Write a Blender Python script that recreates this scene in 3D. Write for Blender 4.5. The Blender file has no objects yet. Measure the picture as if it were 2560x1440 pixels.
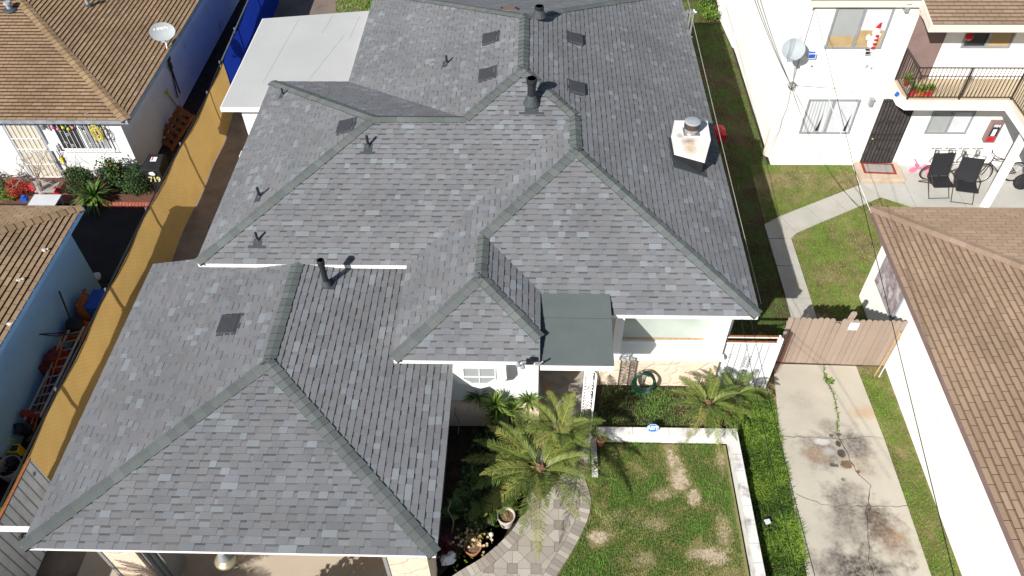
import bpy, math, random
import numpy as np
from mathutils import Vector, Matrix, Quaternion
R_ = math.radians
S = bpy.context.scene
COL = S.collection
rnd = random.Random(7)
V = Vector

# ------------------------------------------------------------------ camera, sun, sky
CF, CP, CYAW, CROLL, CH = 1981.5, 0.82227, -0.03878, -0.01862, 16.0   # focal (px of 2560), pitch, yaw, roll, height (m)
_fw = V((math.sin(CYAW)*math.cos(CP), math.cos(CYAW)*math.cos(CP), -math.sin(CP)))
_r = V((math.cos(CYAW), -math.sin(CYAW), 0)); _u = _r.cross(_fw)
CR = _r*math.cos(CROLL) + _u*math.sin(CROLL); CU = -_r*math.sin(CROLL) + _u*math.cos(CROLL)
cam = bpy.data.cameras.new('camera'); camo = bpy.data.objects.new('camera', cam); COL.objects.link(camo)
m = Matrix((CR, CU, -_fw)).transposed().to_4x4(); m.translation = V((0, 0, CH)); camo.matrix_world = m
cam.sensor_width = 36; cam.lens = CF/2560*36; cam.clip_end = 2000; cam.clip_start = 0.1
S.camera = camo
SUN_AZ, SUN_EL = 215.0, 35.8
sdir = V((math.sin(R_(SUN_AZ))*math.cos(R_(SUN_EL)), math.cos(R_(SUN_AZ))*math.cos(R_(SUN_EL)), math.sin(R_(SUN_EL))))
sl = bpy.data.lights.new('sun', 'SUN'); sl.energy = 5.0; sl.angle = R_(0.53); sl.color = (1.0, 0.965, 0.9)
so = bpy.data.objects.new('sun', sl); COL.objects.link(so); so.rotation_euler = (-sdir).to_track_quat('-Z', 'Y').to_euler(); so.location = (0, 0, 40)
W = bpy.data.worlds.new('World'); S.world = W; W.use_nodes = True
nt = W.node_tree; bg = nt.nodes['Background']; sk = nt.nodes.new('ShaderNodeTexSky'); sk.sky_type = 'NISHITA'
sk.sun_disc = False; sk.sun_elevation = R_(SUN_EL); sk.sun_rotation = R_(SUN_AZ); sk.air_density = 1.0; sk.dust_density = 1.0
nt.links.new(sk.outputs[0], bg.inputs[0]); bg.inputs[1].default_value = 0.055
S.view_settings.view_transform = 'Standard'; S.view_settings.look = 'None'; S.view_settings.gamma = 1
S.view_settings.exposure = 0.48

def ray(u, v): return CR*(u-1280) - CU*(v-720) + _fw*CF
def at(u, v, z=0.0):                 # survey: the point at height z seen at photo position u, v
    d = ray(u, v); s = (z-CH)/d.z; return V((d.x*s, d.y*s, z))
def aty(u, v, y):
    d = ray(u, v); s = y/d.y; return V((d.x*s, y, CH+d.z*s))
def atx(u, v, x):
    d = ray(u, v); s = x/d.x; return V((x, d.y*s, CH+d.z*s))

# ------------------------------------------------------------------ materials
def N(nt, t, **k):
    n = nt.nodes.new('ShaderNode'+t)
    for a, b in k.items(): setattr(n, a, b)
    return n
def mixc(nt, a, b, fac, mode='MIX'):
    n = N(nt, 'Mix', data_type='RGBA', blend_type=mode)
    for s, x in ((6, a), (7, b), (0, fac)):
        if hasattr(x, 'links') or hasattr(x, 'is_linked'): nt.links.new(x, n.inputs[s])
        else: n.inputs[s].default_value = (x if s == 0 else (*x, 1))
    return n.outputs[2]
def noise(nt, scale, detail=3, rough=.55, co=None, dist=0):
    n = N(nt, 'TexNoise'); n.inputs['Scale'].default_value = scale; n.inputs['Detail'].default_value = detail
    n.inputs['Roughness'].default_value = rough; n.inputs['Distortion'].default_value = dist
    if co is not None: nt.links.new(co, n.inputs['Vector'])
    return n.outputs[0]
def maprange(nt, x, a, b, c=0, d=1):
    n = N(nt, 'MapRange'); nt.links.new(x, n.inputs[0])
    for i, q in enumerate((a, b, c, d)): n.inputs[i+1].default_value = q
    return n.outputs[0]
def math_(nt, op, a, b=None):
    n = N(nt, 'Math', operation=op)
    for i, x in enumerate((a, b)):
        if x is None: continue
        if hasattr(x, 'is_linked'): nt.links.new(x, n.inputs[i])
        else: n.inputs[i].default_value = x
    return n.outputs[0]
def world_co(nt):
    g = N(nt, 'NewGeometry'); return g.outputs['Position']
def newmat(name):
    m = bpy.data.materials.new(name); m.use_nodes = True
    return m, m.node_tree, m.node_tree.nodes['Principled BSDF']
def mat(name, col, rough=.7, var=.12, scale=3, fine=0, fscale=60, bump=0, bscale=40, metal=0, spec=.3, dirt=None, dscale=1.2, dmin=.5, dmax=.75, alpha=None):
    """painted or plain surface: base colour with broad variation, fine grain, optional dirt patches, bump"""
    m, nt, b = newmat(name); co = world_co(nt)
    c = mixc(nt, tuple(x*(1-var) for x in col), tuple(min(1, x*(1+var)) for x in col), maprange(nt, noise(nt, scale, 4, co=co), .3, .7))
    if fine:
        c = mixc(nt, c, mixc(nt, (1-fine,)*3, (1+fine,)*3, noise(nt, fscale, 2, co=co)), 1.0, 'MULTIPLY')
    if dirt:
        c = mixc(nt, c, dirt, maprange(nt, noise(nt, dscale, 6, .62, co=co), dmin, dmax, 0, .85))
    nt.links.new(c, b.inputs['Base Color'])
    b.inputs['Roughness'].default_value = rough; b.inputs['Metallic'].default_value = metal
    b.inputs['Specular IOR Level'].default_value = spec
    if bump:
        bn = N(nt, 'Bump'); bn.inputs['Strength'].default_value = min(1, bump); bn.inputs['Distance'].default_value = .01
        nt.links.new(noise(nt, bscale, 3, co=co), bn.inputs['Height']); nt.links.new(bn.outputs[0], b.inputs['Normal'])
    return m
def tone_mat(name, stops, rough=.85, grain=.25, gscale=140, weather=.12, spec=.2, bump=.3, trans=0, wscale=.7):
    """surface whose pieces (shingles, leaves, blades) each have their own tone, plus granules"""
    m, nt, b = newmat(name); co = world_co(nt)
    a = N(nt, 'Attribute', attribute_name='tone')
    r = N(nt, 'ValToRGB'); e = r.color_ramp.elements
    while len(e) < len(stops): e.new(.5)
    for i, (p, c) in enumerate(stops): e[i].position = p; e[i].color = (*c, 1)
    nt.links.new(a.outputs['Fac'], r.inputs[0]); c = r.outputs[0]
    if grain: c = mixc(nt, c, mixc(nt, (1-grain,)*3, (1+grain,)*3, maprange(nt, noise(nt, gscale, 2, .8, co=co), .3, .7)), 1.0, 'MULTIPLY')
    if weather: c = mixc(nt, c, mixc(nt, (1-weather,)*3, (1+weather,)*3, maprange(nt, noise(nt, wscale, 4, co=co), .3, .7)), 1.0, 'MULTIPLY')
    nt.links.new(c, b.inputs['Base Color']); b.inputs['Roughness'].default_value = rough; b.inputs['Specular IOR Level'].default_value = spec
    if bump:
        bn = N(nt, 'Bump'); bn.inputs['Strength'].default_value = bump; bn.inputs['Distance'].default_value = .004
        nt.links.new(noise(nt, gscale*1.3, 2, co=co), bn.inputs['Height']); nt.links.new(bn.outputs[0], b.inputs['Normal'])
    if trans:
        t = N(nt, 'BsdfTranslucent'); nt.links.new(c, t.inputs[0]); mx = N(nt, 'MixShader'); mx.inputs[0].default_value = trans
        nt.links.new(b.outputs[0], mx.inputs[1]); nt.links.new(t.outputs[0], mx.inputs[2])
        nt.links.new(mx.outputs[0], nt.nodes['Material Output'].inputs[0])
    return m
M = {}
# tone 0 = step edges, painted dark as course shadow lines, then the printed band, 0.2..1 = blend colours
M['shingle'] = tone_mat('gray_shingle', [(0, (.035, .036, .038)), (.1, (.105, .107, .113)), (.2, (.154, .158, .169)), (.42, (.181, .181, .190)), (.6, (.170, .180, .197)), (.8, (.198, .212, .230)), (1, (.224, .245, .262))], grain=.2, gscale=95)
M['cap'] = tone_mat('cap_shingle', [(0, (.025, .028, .028)), (.15, (.105, .118, .116)), (1, (.138, .152, .149))], grain=.22, gscale=95)
M['rolled'] = mat('rolled_roofing', (.108, .126, .127), .9, .07, 2, .35, 110, .4, 120)
M['tan_shingle'] = tone_mat('tan_shingle', [(0, (.04, .02, .012)), (.1, (.10, .052, .025)), (.2, (.23, .152, .092)), (.6, (.295, .205, .128)), (1, (.35, .25, .165))], grain=.15, gscale=70, weather=.16)
M['brown_shingle'] = tone_mat('brown_shingle', [(0, (.14, .09, .06)), (.1, (.20, .13, .085)), (.2, (.28, .195, .14)), (.6, (.335, .24, .165)), (1, (.385, .285, .20))], grain=.15, gscale=70, weather=.10)
M['white'] = mat('white_paint', (.82, .82, .82), .55, .03, 2, .03, 50)
M['white_dirty'] = mat('white_metal_sheet', (.72, .74, .76), .5, .06, 3, .05, 50, dirt=(.5, .5, .49), dscale=2.5)
M['stucco'] = mat('white_stucco', (.74, .74, .74), .85, .05, 1.2, .08, 90, .5, 70)
M['cream'] = mat('cream_stucco', (.92, .91, .87), .85, .03, .8, .04, 80, .5, 60, dirt=(.80, .77, .70), dscale=.9, dmin=.56, dmax=.85)
M['cream_trim'] = mat('cream_trim', (.66, .61, .53), .7, .05, 2)
M['bluewall'] = mat('light_blue_stucco', (.27, .55, .95), .85, .06, 1.5, .06, 80, .4, 60)
M['palewall'] = mat('pale_stucco', (.62, .72, .90), .85, .05, 1.5, .06, 80, .4, 60, dirt=(.40, .46, .56), dscale=.9, dmin=.60, dmax=.66)
M['blue_trim'] = mat('blue_trim', (.22, .33, .47), .6, .1, 3)
M['flatroof'] = mat('white_roll_roof', (.45, .455, .455), .85, .05, .6, .07, 90, .2, 60, dirt=(.43, .43, .43), dscale=.8, dmin=.5, dmax=.8)
M['black'] = mat('black_plastic', (.02, .021, .024), .5, .2, 6)
M['vent_metal'] = mat('gray_vent_paint', (.065, .066, .075), .6, .08, 6, metal=.2)
M['pipe'] = mat('dark_pipe', (.018, .022, .028), .6, .2, 8)
M['flash'] = mat('flashing_paint', (.05, .06, .068), .7, .15, 10)
M['metal'] = mat('galvanised_metal', (.5, .5, .5), .4, .2, 15, metal=.8)
M['alu'] = mat('aluminium_frame', (.34, .355, .375), .4, .08, 8, metal=.3)
M['rust'] = mat('rusty_metal', (.28, .10, .04), .8, .4, 20)
M['dark'] = mat('dark_interior', (.03, .03, .032), .8, .2, 4)
M['iron'] = mat('black_iron', (.035, .025, .022), .5, .2, 8)
M['wood_fence'] = tone_mat('painted_fence_board', [(0, (.20, .145, .115)), (.2, (.265, .205, .165)), (1, (.32, .25, .205))], grain=.06, gscale=60, weather=.08)
M['wood'] = mat('raw_wood', (.38, .25, .13), .8, .25, 12)
M['orange_wood'] = mat('stained_wood', (.26, .09, .035), .75, .35, 8)
M['glass_dark'] = mat('window_glass_dark', (.03, .035, .04), .12, .3, 3, spec=.6)
M['glass_pale'] = mat('window_glass_over_blind', (.33, .35, .35), .2, .06, 2, spec=.6)
M['blind'] = mat('white_blind', (.55, .57, .60), .6, .04, 3)
M['curtain'] = mat('pale_green_curtain', (.40, .45, .41), .35, .10, 1.4, spec=.5)
M['cardboard'] = mat('tan_board', (.40, .29, .15), .8, .15, 3)
M['brown_door'] = mat('brown_door_paint', (.22, .15, .14), .6, .1, 3)
M['red'] = mat('red_paint', (.50, .02, .03), .5, .15, 6)
M['pink'] = mat('pink_plastic', (.75, .18, .32), .5, .1, 6)
M['blue'] = mat('blue_plastic', (.02, .09, .42), .5, .2, 6)
M['teal'] = mat('teal_plastic', (.02, .32, .38), .5, .1, 6)
M['yellow'] = mat('yellow_plastic', (.75, .60, .03), .5, .1, 6)
M['lime'] = mat('lime_plastic', (.45, .62, .03), .5, .1, 6)
M['orange'] = mat('orange_paint', (.42, .10, .02), .6, .2, 8)
M['gray'] = mat('gray_plastic', (.33, .35, .38), .6, .1, 6)
M['dish'] = mat('dish_gray', (.34, .37, .39), .9, .05, 4)
M['soil'] = mat('soil', (.040, .030, .022), .95, .5, 5, .4, 50, .6, 30)  # kept extra dark so that shaded beds and yards read deeper
M['mulch'] = mat('red_mulch', (.13, .06, .042), .95, .5, 22, .5, 70, .8, 50)
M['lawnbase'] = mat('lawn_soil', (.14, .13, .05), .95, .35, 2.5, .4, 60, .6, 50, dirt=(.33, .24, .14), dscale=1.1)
M['shadelawn'] = mat('darkened_bare_soil', (.085, .052, .032), .95, .4, 1.5, .5, 40, .6, 50, dirt=(.05, .085, .02), dscale=1.5, dmin=.42, dmax=.6)  # bare soil, its colour darkened to deepen the side yard shadow
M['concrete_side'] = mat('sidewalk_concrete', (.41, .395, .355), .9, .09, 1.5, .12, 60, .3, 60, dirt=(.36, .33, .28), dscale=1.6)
M['concrete_alley'] = mat('alley_concrete', (.19, .15, .125), .9, .2, 1.5, .15, 60, .3, 60, dirt=(.12, .09, .07), dscale=1.3)  # the alley's shade is partly put into this darker concrete colour
M['patio'] = mat('patio_concrete', (.43, .42, .395), .85, .08, 1, .08, 60, .2, 60)
M['asphalt'] = mat('asphalt', (.030, .030, .033), .95, .25, 1.5, .3, 80, .5, 80)  # base lowered to strengthen the shade over the neighbour's drive
M['door_cream'] = mat('cream_door', (.55, .50, .40), .7, .06, 2)
M['frame_dark'] = mat('dark_bike_paint', (.05, .06, .09), .4, .1, 6)
M['joint'] = mat('paver_joint_sand', (.15, .125, .10), .95, .2, 12)
M['stoop'] = mat('tan_concrete', (.50, .40, .31), .85, .06, 3, .06, 60, dirt=(.36, .24, .17), dscale=2.5)
M['mat_gray'] = mat('doormat_gray', (.33, .31, .29), .95, .1, 10)
M['maroon'] = mat('maroon_border', (.26, .04, .03), .85, .15, 10)
M['slate'] = mat('slate_tiles', (.32, .30, .26), .8, .3, 4, dirt=(.45, .26, .10), dscale=2.2, dmin=.55, dmax=.65)
M['hose'] = mat('green_hose', (.006, .040, .026), .4, .15, 8, spec=.5)
M['terracotta'] = mat('terracotta', (.42, .17, .09), .8, .12, 6)
M['potwhite'] = mat('whitewashed_pot', (.55, .50, .45), .8, .15, 9, dirt=(.3, .22, .16), dscale=8)
M['bark'] = mat('palm_bark', (.16, .10, .055), .95, .4, 20, .4, 60, 1, 30)
M['twig'] = mat('pale_bark', (.34, .28, .25), .9, .25, 14)
M['curb'] = mat('painted_block_top', (.68, .66, .64), .85, .06, 2, .1, 60, .4, 50, dirt=(.22, .19, .20), dscale=2.1, dmin=.52, dmax=.68)
M['brick'] = mat('edging_brick', (.40, .12, .08), .85, .2, 10)
M['cable'] = mat('black_cable', (.015, .015, .015), .6, .1, 5)
M['cable_gray'] = mat('gray_cable', (.30, .29, .27), .6, .1, 5)
M['cable_white'] = mat('white_cable', (.7, .7, .68), .6, .05, 5)
M['tyre'] = mat('tyre_rubber', (.02, .02, .02), .7, .2, 8)
M['mesh_black'] = mat('black_chair_mesh', (.022, .022, .026), .7, .12, 20)
M['brass'] = mat('lamp_brass', (.45, .38, .25), .35, .1, 6, metal=.6)
M['leaf_palm'] = tone_mat('palm_leaflets', [(0, (.03, .06, .012)), (.4, (.10, .16, .03)), (.75, (.20, .25, .055)), (1, (.36, .35, .10))], .42, .1, 40, .1, .4, 0, .25)
M['leaf_yucca'] = tone_mat('yucca_blades', [(0, (.03, .07, .02)), (.5, (.10, .19, .035)), (1, (.28, .36, .08))], .45, .1, 40, .1, .4, 0, .2)
M['leaf_bush'] = tone_mat('bush_leaves', [(0, (.012, .03, .01)), (.5, (.035, .08, .022)), (1, (.10, .16, .05))], .6, .1, 40, .1, .3, 0, .2)
M['leaf_bright'] = tone_mat('bright_leaves', [(0, (.05, .11, .010)), (.5, (.12, .23, .022)), (1, (.22, .35, .04))], .6, .1, 40, .15, .3, 0, .2)
M['leaf_red'] = tone_mat('red_leaves', [(0, (.15, .01, .01)), (.6, (.45, .03, .02)), (1, (.60, .12, .05))], .6, 0, 40, 0, .3, 0, .2)
M['leaf_burg'] = tone_mat('burgundy_blades', [(0, (.05, .008, .015)), (1, (.20, .03, .05))], .5, 0, 40, 0, .3, 0, .2)
M['leaf_jade'] = tone_mat('succulent_rosettes', [(0, (.12, .13, .03)), (.45, (.38, .30, .10)), (1, (.75, .55, .42))], .55, 0, 40, 0, .3, 0, .1)
M['clover'] = tone_mat('clover_leaves', [(0, (.03, .06, .01)), (.5, (.085, .16, .022)), (1, (.19, .29, .04))], .6, .1, 40, .2, .3, 0, .2)
M['pale_paint'] = mat('pale_yellow_paint', (.50, .48, .20), .6, .1, 9)
M['screen_door'] = mat('dark_screen_door', (.06, .058, .062), .6, .3, 5)
M['dull_red'] = mat('dull_red_metal', (.16, .02, .018), .7, .3, 8)
M['dull_blue'] = mat('dull_blue_sheet', (.012, .03, .12), .7, .3, 5)
M['band_metal'] = mat('rusty_flue_band', (.06, .042, .035), .6, .3, 10)
M['gutter'] = mat('weathered_gutter', (.25, .27, .30), .7, .25, 5)
M['grass'] = tone_mat('grass_blades', [(0, (.50, .41, .28)), (.2, (.48, .42, .22)), (.40, (.27, .31, .07)), (.62, (.125, .225, .045)), (1, (.18, .34, .06))], .7, 0, 40, .12, .25, 0, .25, 1.2)
M['grass_dry'] = tone_mat('dry_grass_blades', [(0, (.45, .35, .22)), (.33, (.46, .39, .22)), (.52, (.24, .29, .065)), (1, (.19, .34, .045))], .7, 0, 40, .12, .25, 0, .2, 1.2)

def fabric(name, col, chain=False, tr=.55):
    m, nt, b = newmat(name); co = world_co(nt)
    c = mixc(nt, tuple(x*.9 for x in col), tuple(x*1.08 for x in col), maprange(nt, noise(nt, 1.3, 4, co=co), .3, .7))
    c = mixc(nt, c, mixc(nt, (.9,)*3, (1.1,)*3, noise(nt, 70, 2, co=co)), 1, 'MULTIPLY')
    if chain:   # woven wire lies against the cloth
        s = N(nt, 'SeparateXYZ'); nt.links.new(co, s.inputs[0])
        a = math_(nt, 'ADD', s.outputs[1], s.outputs[2]); d = math_(nt, 'SUBTRACT', s.outputs[1], s.outputs[2])
        def line(x): return math_(nt, 'LESS_THAN', math_(nt, 'FRACT', math_(nt, 'MULTIPLY', x, 7.5)), .13)
        c = mixc(nt, c, tuple(x*.75 for x in col), math_(nt, 'MULTIPLY', math_(nt, 'MAXIMUM', line(a), line(d)), .5))
    nt.links.new(c, b.inputs['Base Color']); b.inputs['Roughness'].default_value = .9; b.inputs['Specular IOR Level'].default_value = .1
    t = N(nt, 'BsdfTranslucent'); nt.links.new(c, t.inputs[0]); mx = N(nt, 'MixShader'); mx.inputs[0].default_value = tr
    nt.links.new(b.outputs[0], mx.inputs[1]); nt.links.new(t.outputs[0], mx.inputs[2]); nt.links.new(mx.outputs[0], nt.nodes['Material Output'].inputs[0])
    return m
M['yellow_cloth'] = fabric('yellow_privacy_cloth', (.57, .365, .125), True)
M['blue_tarp'] = fabric('blue_tarp', (.015, .05, .42), False, .4)

def spots_mat(name, base, spots, rough=.9, var=.08, dirt=None, ns=3.2, amp=1.9):
    """surface with stains that have places and shapes of their own: (x, y, rx, ry, colour, strength, softness)"""
    m, nt, b = newmat(name); co = world_co(nt)
    c = mixc(nt, tuple(x*(1-var) for x in base), tuple(x*(1+var) for x in base), maprange(nt, noise(nt, 1.1, 5, co=co), .3, .7))
    c = mixc(nt, c, mixc(nt, (.92,)*3, (1.08,)*3, noise(nt, 70, 3, co=co)), 1, 'MULTIPLY')
    if dirt: c = mixc(nt, c, dirt, maprange(nt, noise(nt, 1.7, 6, .65, co=co), .5, .8, 0, .6))
    nz = noise(nt, ns, 5, .65, co=co); nz2 = noise(nt, 14, 4, .6, co=co)
    for (x, y, rx, ry, col, st, soft) in spots:
        mp = N(nt, 'Mapping', vector_type='POINT'); mp.inputs['Location'].default_value = (-x/rx, -y/ry, 0); mp.inputs['Scale'].default_value = (1/rx, 1/ry, 0)
        nt.links.new(co, mp.inputs[0]); ln = N(nt, 'VectorMath', operation='LENGTH'); nt.links.new(mp.outputs[0], ln.inputs[0])
        d = math_(nt, 'ADD', ln.outputs['Value'], math_(nt, 'MULTIPLY', math_(nt, 'SUBTRACT', nz if soft > .3 else nz2, .5), amp if soft > .3 else .8))
        f = maprange(nt, d, 1-soft, 1, st, 0)
        if soft > .3: f = math_(nt, 'MULTIPLY', f, maprange(nt, nz2, .3, .65, .45, 1))
        c = mixc(nt, c, col, f)
    nt.links.new(c, b.inputs['Base Color']); b.inputs['Roughness'].default_value = rough; b.inputs['Specular IOR Level'].default_value = .25
    bn = N(nt, 'Bump'); bn.inputs['Strength'].default_value = .3; bn.inputs['Distance'].default_value = .01
    nt.links.new(noise(nt, 60, 3, co=co), bn.inputs['Height']); nt.links.new(bn.outputs[0], b.inputs['Normal'])
    return m

def stone_mat(name, base, crack, scale=2.2):
    """smooth flagstones cast in relief: wandering joints and raised edges"""
    m, nt, b = newmat(name); co = world_co(nt)
    v = N(nt, 'TexVoronoi', feature='DISTANCE_TO_EDGE'); v.inputs['Scale'].default_value = scale
    mp = N(nt, 'VectorMath', operation='ADD'); nt.links.new(co, mp.inputs[0])
    ns = N(nt, 'TexNoise'); ns.inputs['Scale'].default_value = 2.0; nt.links.new(co, ns.inputs['Vector'])
    sc = N(nt, 'VectorMath', operation='SCALE'); nt.links.new(ns.outputs[1], sc.inputs[0]); sc.inputs[3].default_value = .5
    nt.links.new(sc.outputs[0], mp.inputs[1]); nt.links.new(mp.outputs[0], v.inputs['Vector'])
    c = mixc(nt, tuple(x*.94 for x in base), tuple(min(1, x*1.06) for x in base), maprange(nt, noise(nt, 2.5, 4, co=co), .3, .7))
    c = mixc(nt, crack, c, math_(nt, 'MAXIMUM', maprange(nt, v.outputs[0], .0, .018), maprange(nt, noise(nt, 1.9, 3, co=co), .45, .55)))
    c = mixc(nt, c, (.42, .25, .2), maprange(nt, noise(nt, 1.6, 5, .6, co=co), .66, .76, 0, .6))
    nt.links.new(c, b.inputs['Base Color']); b.inputs['Roughness'].default_value = .8
    bn = N(nt, 'Bump'); bn.inputs['Strength'].default_value = 1; bn.inputs['Distance'].default_value = .014
    nt.links.new(maprange(nt, v.outputs[0], 0, .08), bn.inputs['Height']); nt.links.new(bn.outputs[0], b.inputs['Normal'])
    return m
M['stone'] = stone_mat('painted_flagstone_veneer', (.72, .575, .45), (.64, .51, .39), 1.7)

# ------------------------------------------------------------------ mesh builder
class MB:
    def __init__(s): s.v = []; s.f = []; s.t = []; s.mi = []; s.cur = 0; s.tone = .5
    def face(s, pts, tone=None):
        i = len(s.v); s.v += [tuple(p) for p in pts]; s.f.append(tuple(range(i, i+len(pts)))); s.t.append(s.tone if tone is None else tone); s.mi.append(s.cur)
    def faces(s, pts, fs, tone=None):
        i = len(s.v); s.v += [tuple(p) for p in pts]
        for f in fs: s.f.append(tuple(i+k for k in f)); s.t.append(s.tone if tone is None else tone); s.mi.append(s.cur)
    def box(s, a, b, M_=None, tone=None, bev=0):
        x0, y0, z0 = a; x1, y1, z1 = b
        p = [V((x, y, z)) for z in (z0, z1) for y in (y0, y1) for x in (x0, x1)]
        if M_ is not None: p = [M_ @ q for q in p]
        s.faces(p, [(0, 2, 3, 1), (4, 5, 7, 6), (0, 1, 5, 4), (2, 6, 7, 3), (1, 3, 7, 5), (0, 4, 6, 2)], tone)
    def prism(s, poly, z0, z1, M_=None, tone=None):
        n = len(poly); p = [V((x, y, z)) for z in (z0, z1) for x, y in poly]
        if sum(poly[i][0]*poly[(i+1) % n][1]-poly[(i+1) % n][0]*poly[i][1] for i in range(n)) < 0:
            p = [V((x, y, z)) for z in (z0, z1) for x, y in poly[::-1]]
        if M_ is not None: p = [M_ @ q for q in p]
        s.faces(p, [tuple(range(n))[::-1], tuple(range(n, 2*n))]+[(i, (i+1) % n, n+(i+1) % n, n+i) for i in range(n)], tone)
    def tube(s, pts, r, n=8, cap=True, tone=None):
        pts = [V(p) for p in pts]; rs = r if isinstance(r, (list, tuple)) else [r]*len(pts)
        base = len(s.v); prev = None; vs = []
        for i, p in enumerate(pts):
            d = (pts[min(i+1, len(pts)-1)]-pts[max(i-1, 0)]); d = d.normalized() if d.length > 1e-9 else V((0, 0, 1))
            if prev is None: u = d.orthogonal().normalized()
            else:
                u = prev-d*prev.dot(d); u = u.normalized() if u.length > 1e-6 else d.orthogonal().normalized()
            prev = u; w = d.cross(u)
            vs += [p+(u*math.cos(2*math.pi*k/n)+w*math.sin(2*math.pi*k/n))*rs[i] for k in range(n)]
        fs = [(i*n+k, i*n+(k+1) % n, (i+1)*n+(k+1) % n, (i+1)*n+k) for i in range(len(pts)-1) for k in range(n)]
        if cap: fs += [tuple(range(n))[::-1], tuple((len(pts)-1)*n+k for k in range(n))]
        s.faces(vs, fs, tone)
    def lathe(s, prof, n=20, M_=None, tone=None, close=False):
        p = [V((r*math.cos(2*math.pi*k/n), r*math.sin(2*math.pi*k/n), z)) for r, z in prof for k in range(n)]
        if M_ is not None: p = [M_ @ q for q in p]
        fs = [(i*n+k, i*n+(k+1) % n, (i+1)*n+(k+1) % n, (i+1)*n+k) for i in range(len(prof)-1) for k in range(n)]
        fs += [tuple(range(n))[::-1], tuple((len(prof)-1)*n+k for k in range(n))]
        s.faces(p, fs, tone)
    def blob(s, c, rad, seed=0, nu=10, nv=7, wob=.15, M_=None, tone=None):
        r = random.Random(seed); c = V(c); pts = []
        rx, ry, rz = rad if hasattr(rad, '__len__') else (rad,)*3
        for j in range(nv+1):
            th = math.pi*j/nv
            for i in range(nu):
                ph = 2*math.pi*i/nu; k = 1+wob*(r.random()-.5)*2
                q = V((rx*math.sin(th)*math.cos(ph)*k, ry*math.sin(th)*math.sin(ph)*k, rz*math.cos(th)*(k if 0 < j < nv else 1)))
                pts.append(c+(M_ @ q if M_ is not None else q))
        s.faces(pts, [(j*nu+i, (j+1)*nu+i, (j+1)*nu+(i+1) % nu, j*nu+(i+1) % nu) for j in range(nv) for i in range(nu)], tone)
    def build(s, name, mats, parent=None, smooth=False):
        me = bpy.data.meshes.new(name); me.from_pydata(s.v, [], s.f)
        mats = mats if isinstance(mats, (list, tuple)) else [mats]
        for q in mats: me.materials.append(M[q] if isinstance(q, str) else q)
        a = me.attributes.new('tone', 'FLOAT', 'FACE'); a.data.foreach_set('value', s.t)
        me.polygons.foreach_set('material_index', s.mi)
        if smooth: me.polygons.foreach_set('use_smooth', [True]*len(s.f))
        me.update(); o = bpy.data.objects.new(name, me); COL.objects.link(o)
        if parent is not None:
            o.parent = parent; o.matrix_parent_inverse = Matrix.Translation(parent.location).inverted()
        return o
def raw(name, verts, faces, tone, m, parent=None):
    me = bpy.data.meshes.new(name); nv, nf, k = len(verts), len(faces), faces.shape[1]
    me.vertices.add(nv); me.vertices.foreach_set('co', verts.astype(np.float32).ravel())
    me.loops.add(nf*k); me.loops.foreach_set('vertex_index', faces.astype(np.int32).ravel())
    me.polygons.add(nf); me.polygons.foreach_set('loop_start', np.arange(0, nf*k, k, dtype=np.int32))
    me.update(calc_edges=True); a = me.attributes.new('tone', 'FLOAT', 'FACE'); a.data.foreach_set('value', tone.astype(np.float32))
    me.materials.append(M[m]); o = bpy.data.objects.new(name, me); COL.objects.link(o)
    if parent is not None: o.parent = parent; o.matrix_parent_inverse = Matrix.Translation(parent.location).inverted()
    return o
def tag(o, label=None, cat=None, group=None, kind=None):
    if label: o['label'] = label
    if cat: o['category'] = cat
    if group: o['group'] = group
    if kind: o['kind'] = kind
    return o
def thing(name, loc, label, cat, group=None):
    o = bpy.data.objects.new(name, None); COL.objects.link(o); o.location = loc; o.empty_display_size = .2
    bpy.context.view_layer.update
    return tag(o, label, cat, group)
def box1(name, m, a, b, parent=None, M_=None): q = MB(); q.box(a, b, M_); return q.build(name, m, parent)
def text(string, size, M_, m, parent, name='lettering', thick=.001, bold=0):
    c = bpy.data.curves.new('t', 'FONT'); c.body = string; c.size = size; c.extrude = thick; c.align_x = 'CENTER'; c.align_y = 'CENTER'; c.offset = bold
    o = bpy.data.objects.new('t', c); COL.objects.link(o); bpy.context.view_layer.update()
    me = bpy.data.meshes.new_from_object(o.evaluated_get(bpy.context.evaluated_depsgraph_get())); COL.objects.unlink(o); bpy.data.objects.remove(o)
    me.transform(M_); me.materials.clear(); me.materials.append(M[m]); q = bpy.data.objects.new(name, me); COL.objects.link(q)
    if parent is not None: q.parent = parent; q.matrix_parent_inverse = Matrix.Translation(parent.location).inverted()
    return q
def frame(o, x, y, z):            # matrix from origin and three axes
    m = Matrix((V(x).normalized(), V(y).normalized(), V(z).normalized())).transposed().to_4x4(); m.translation = V(o); return m

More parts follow.
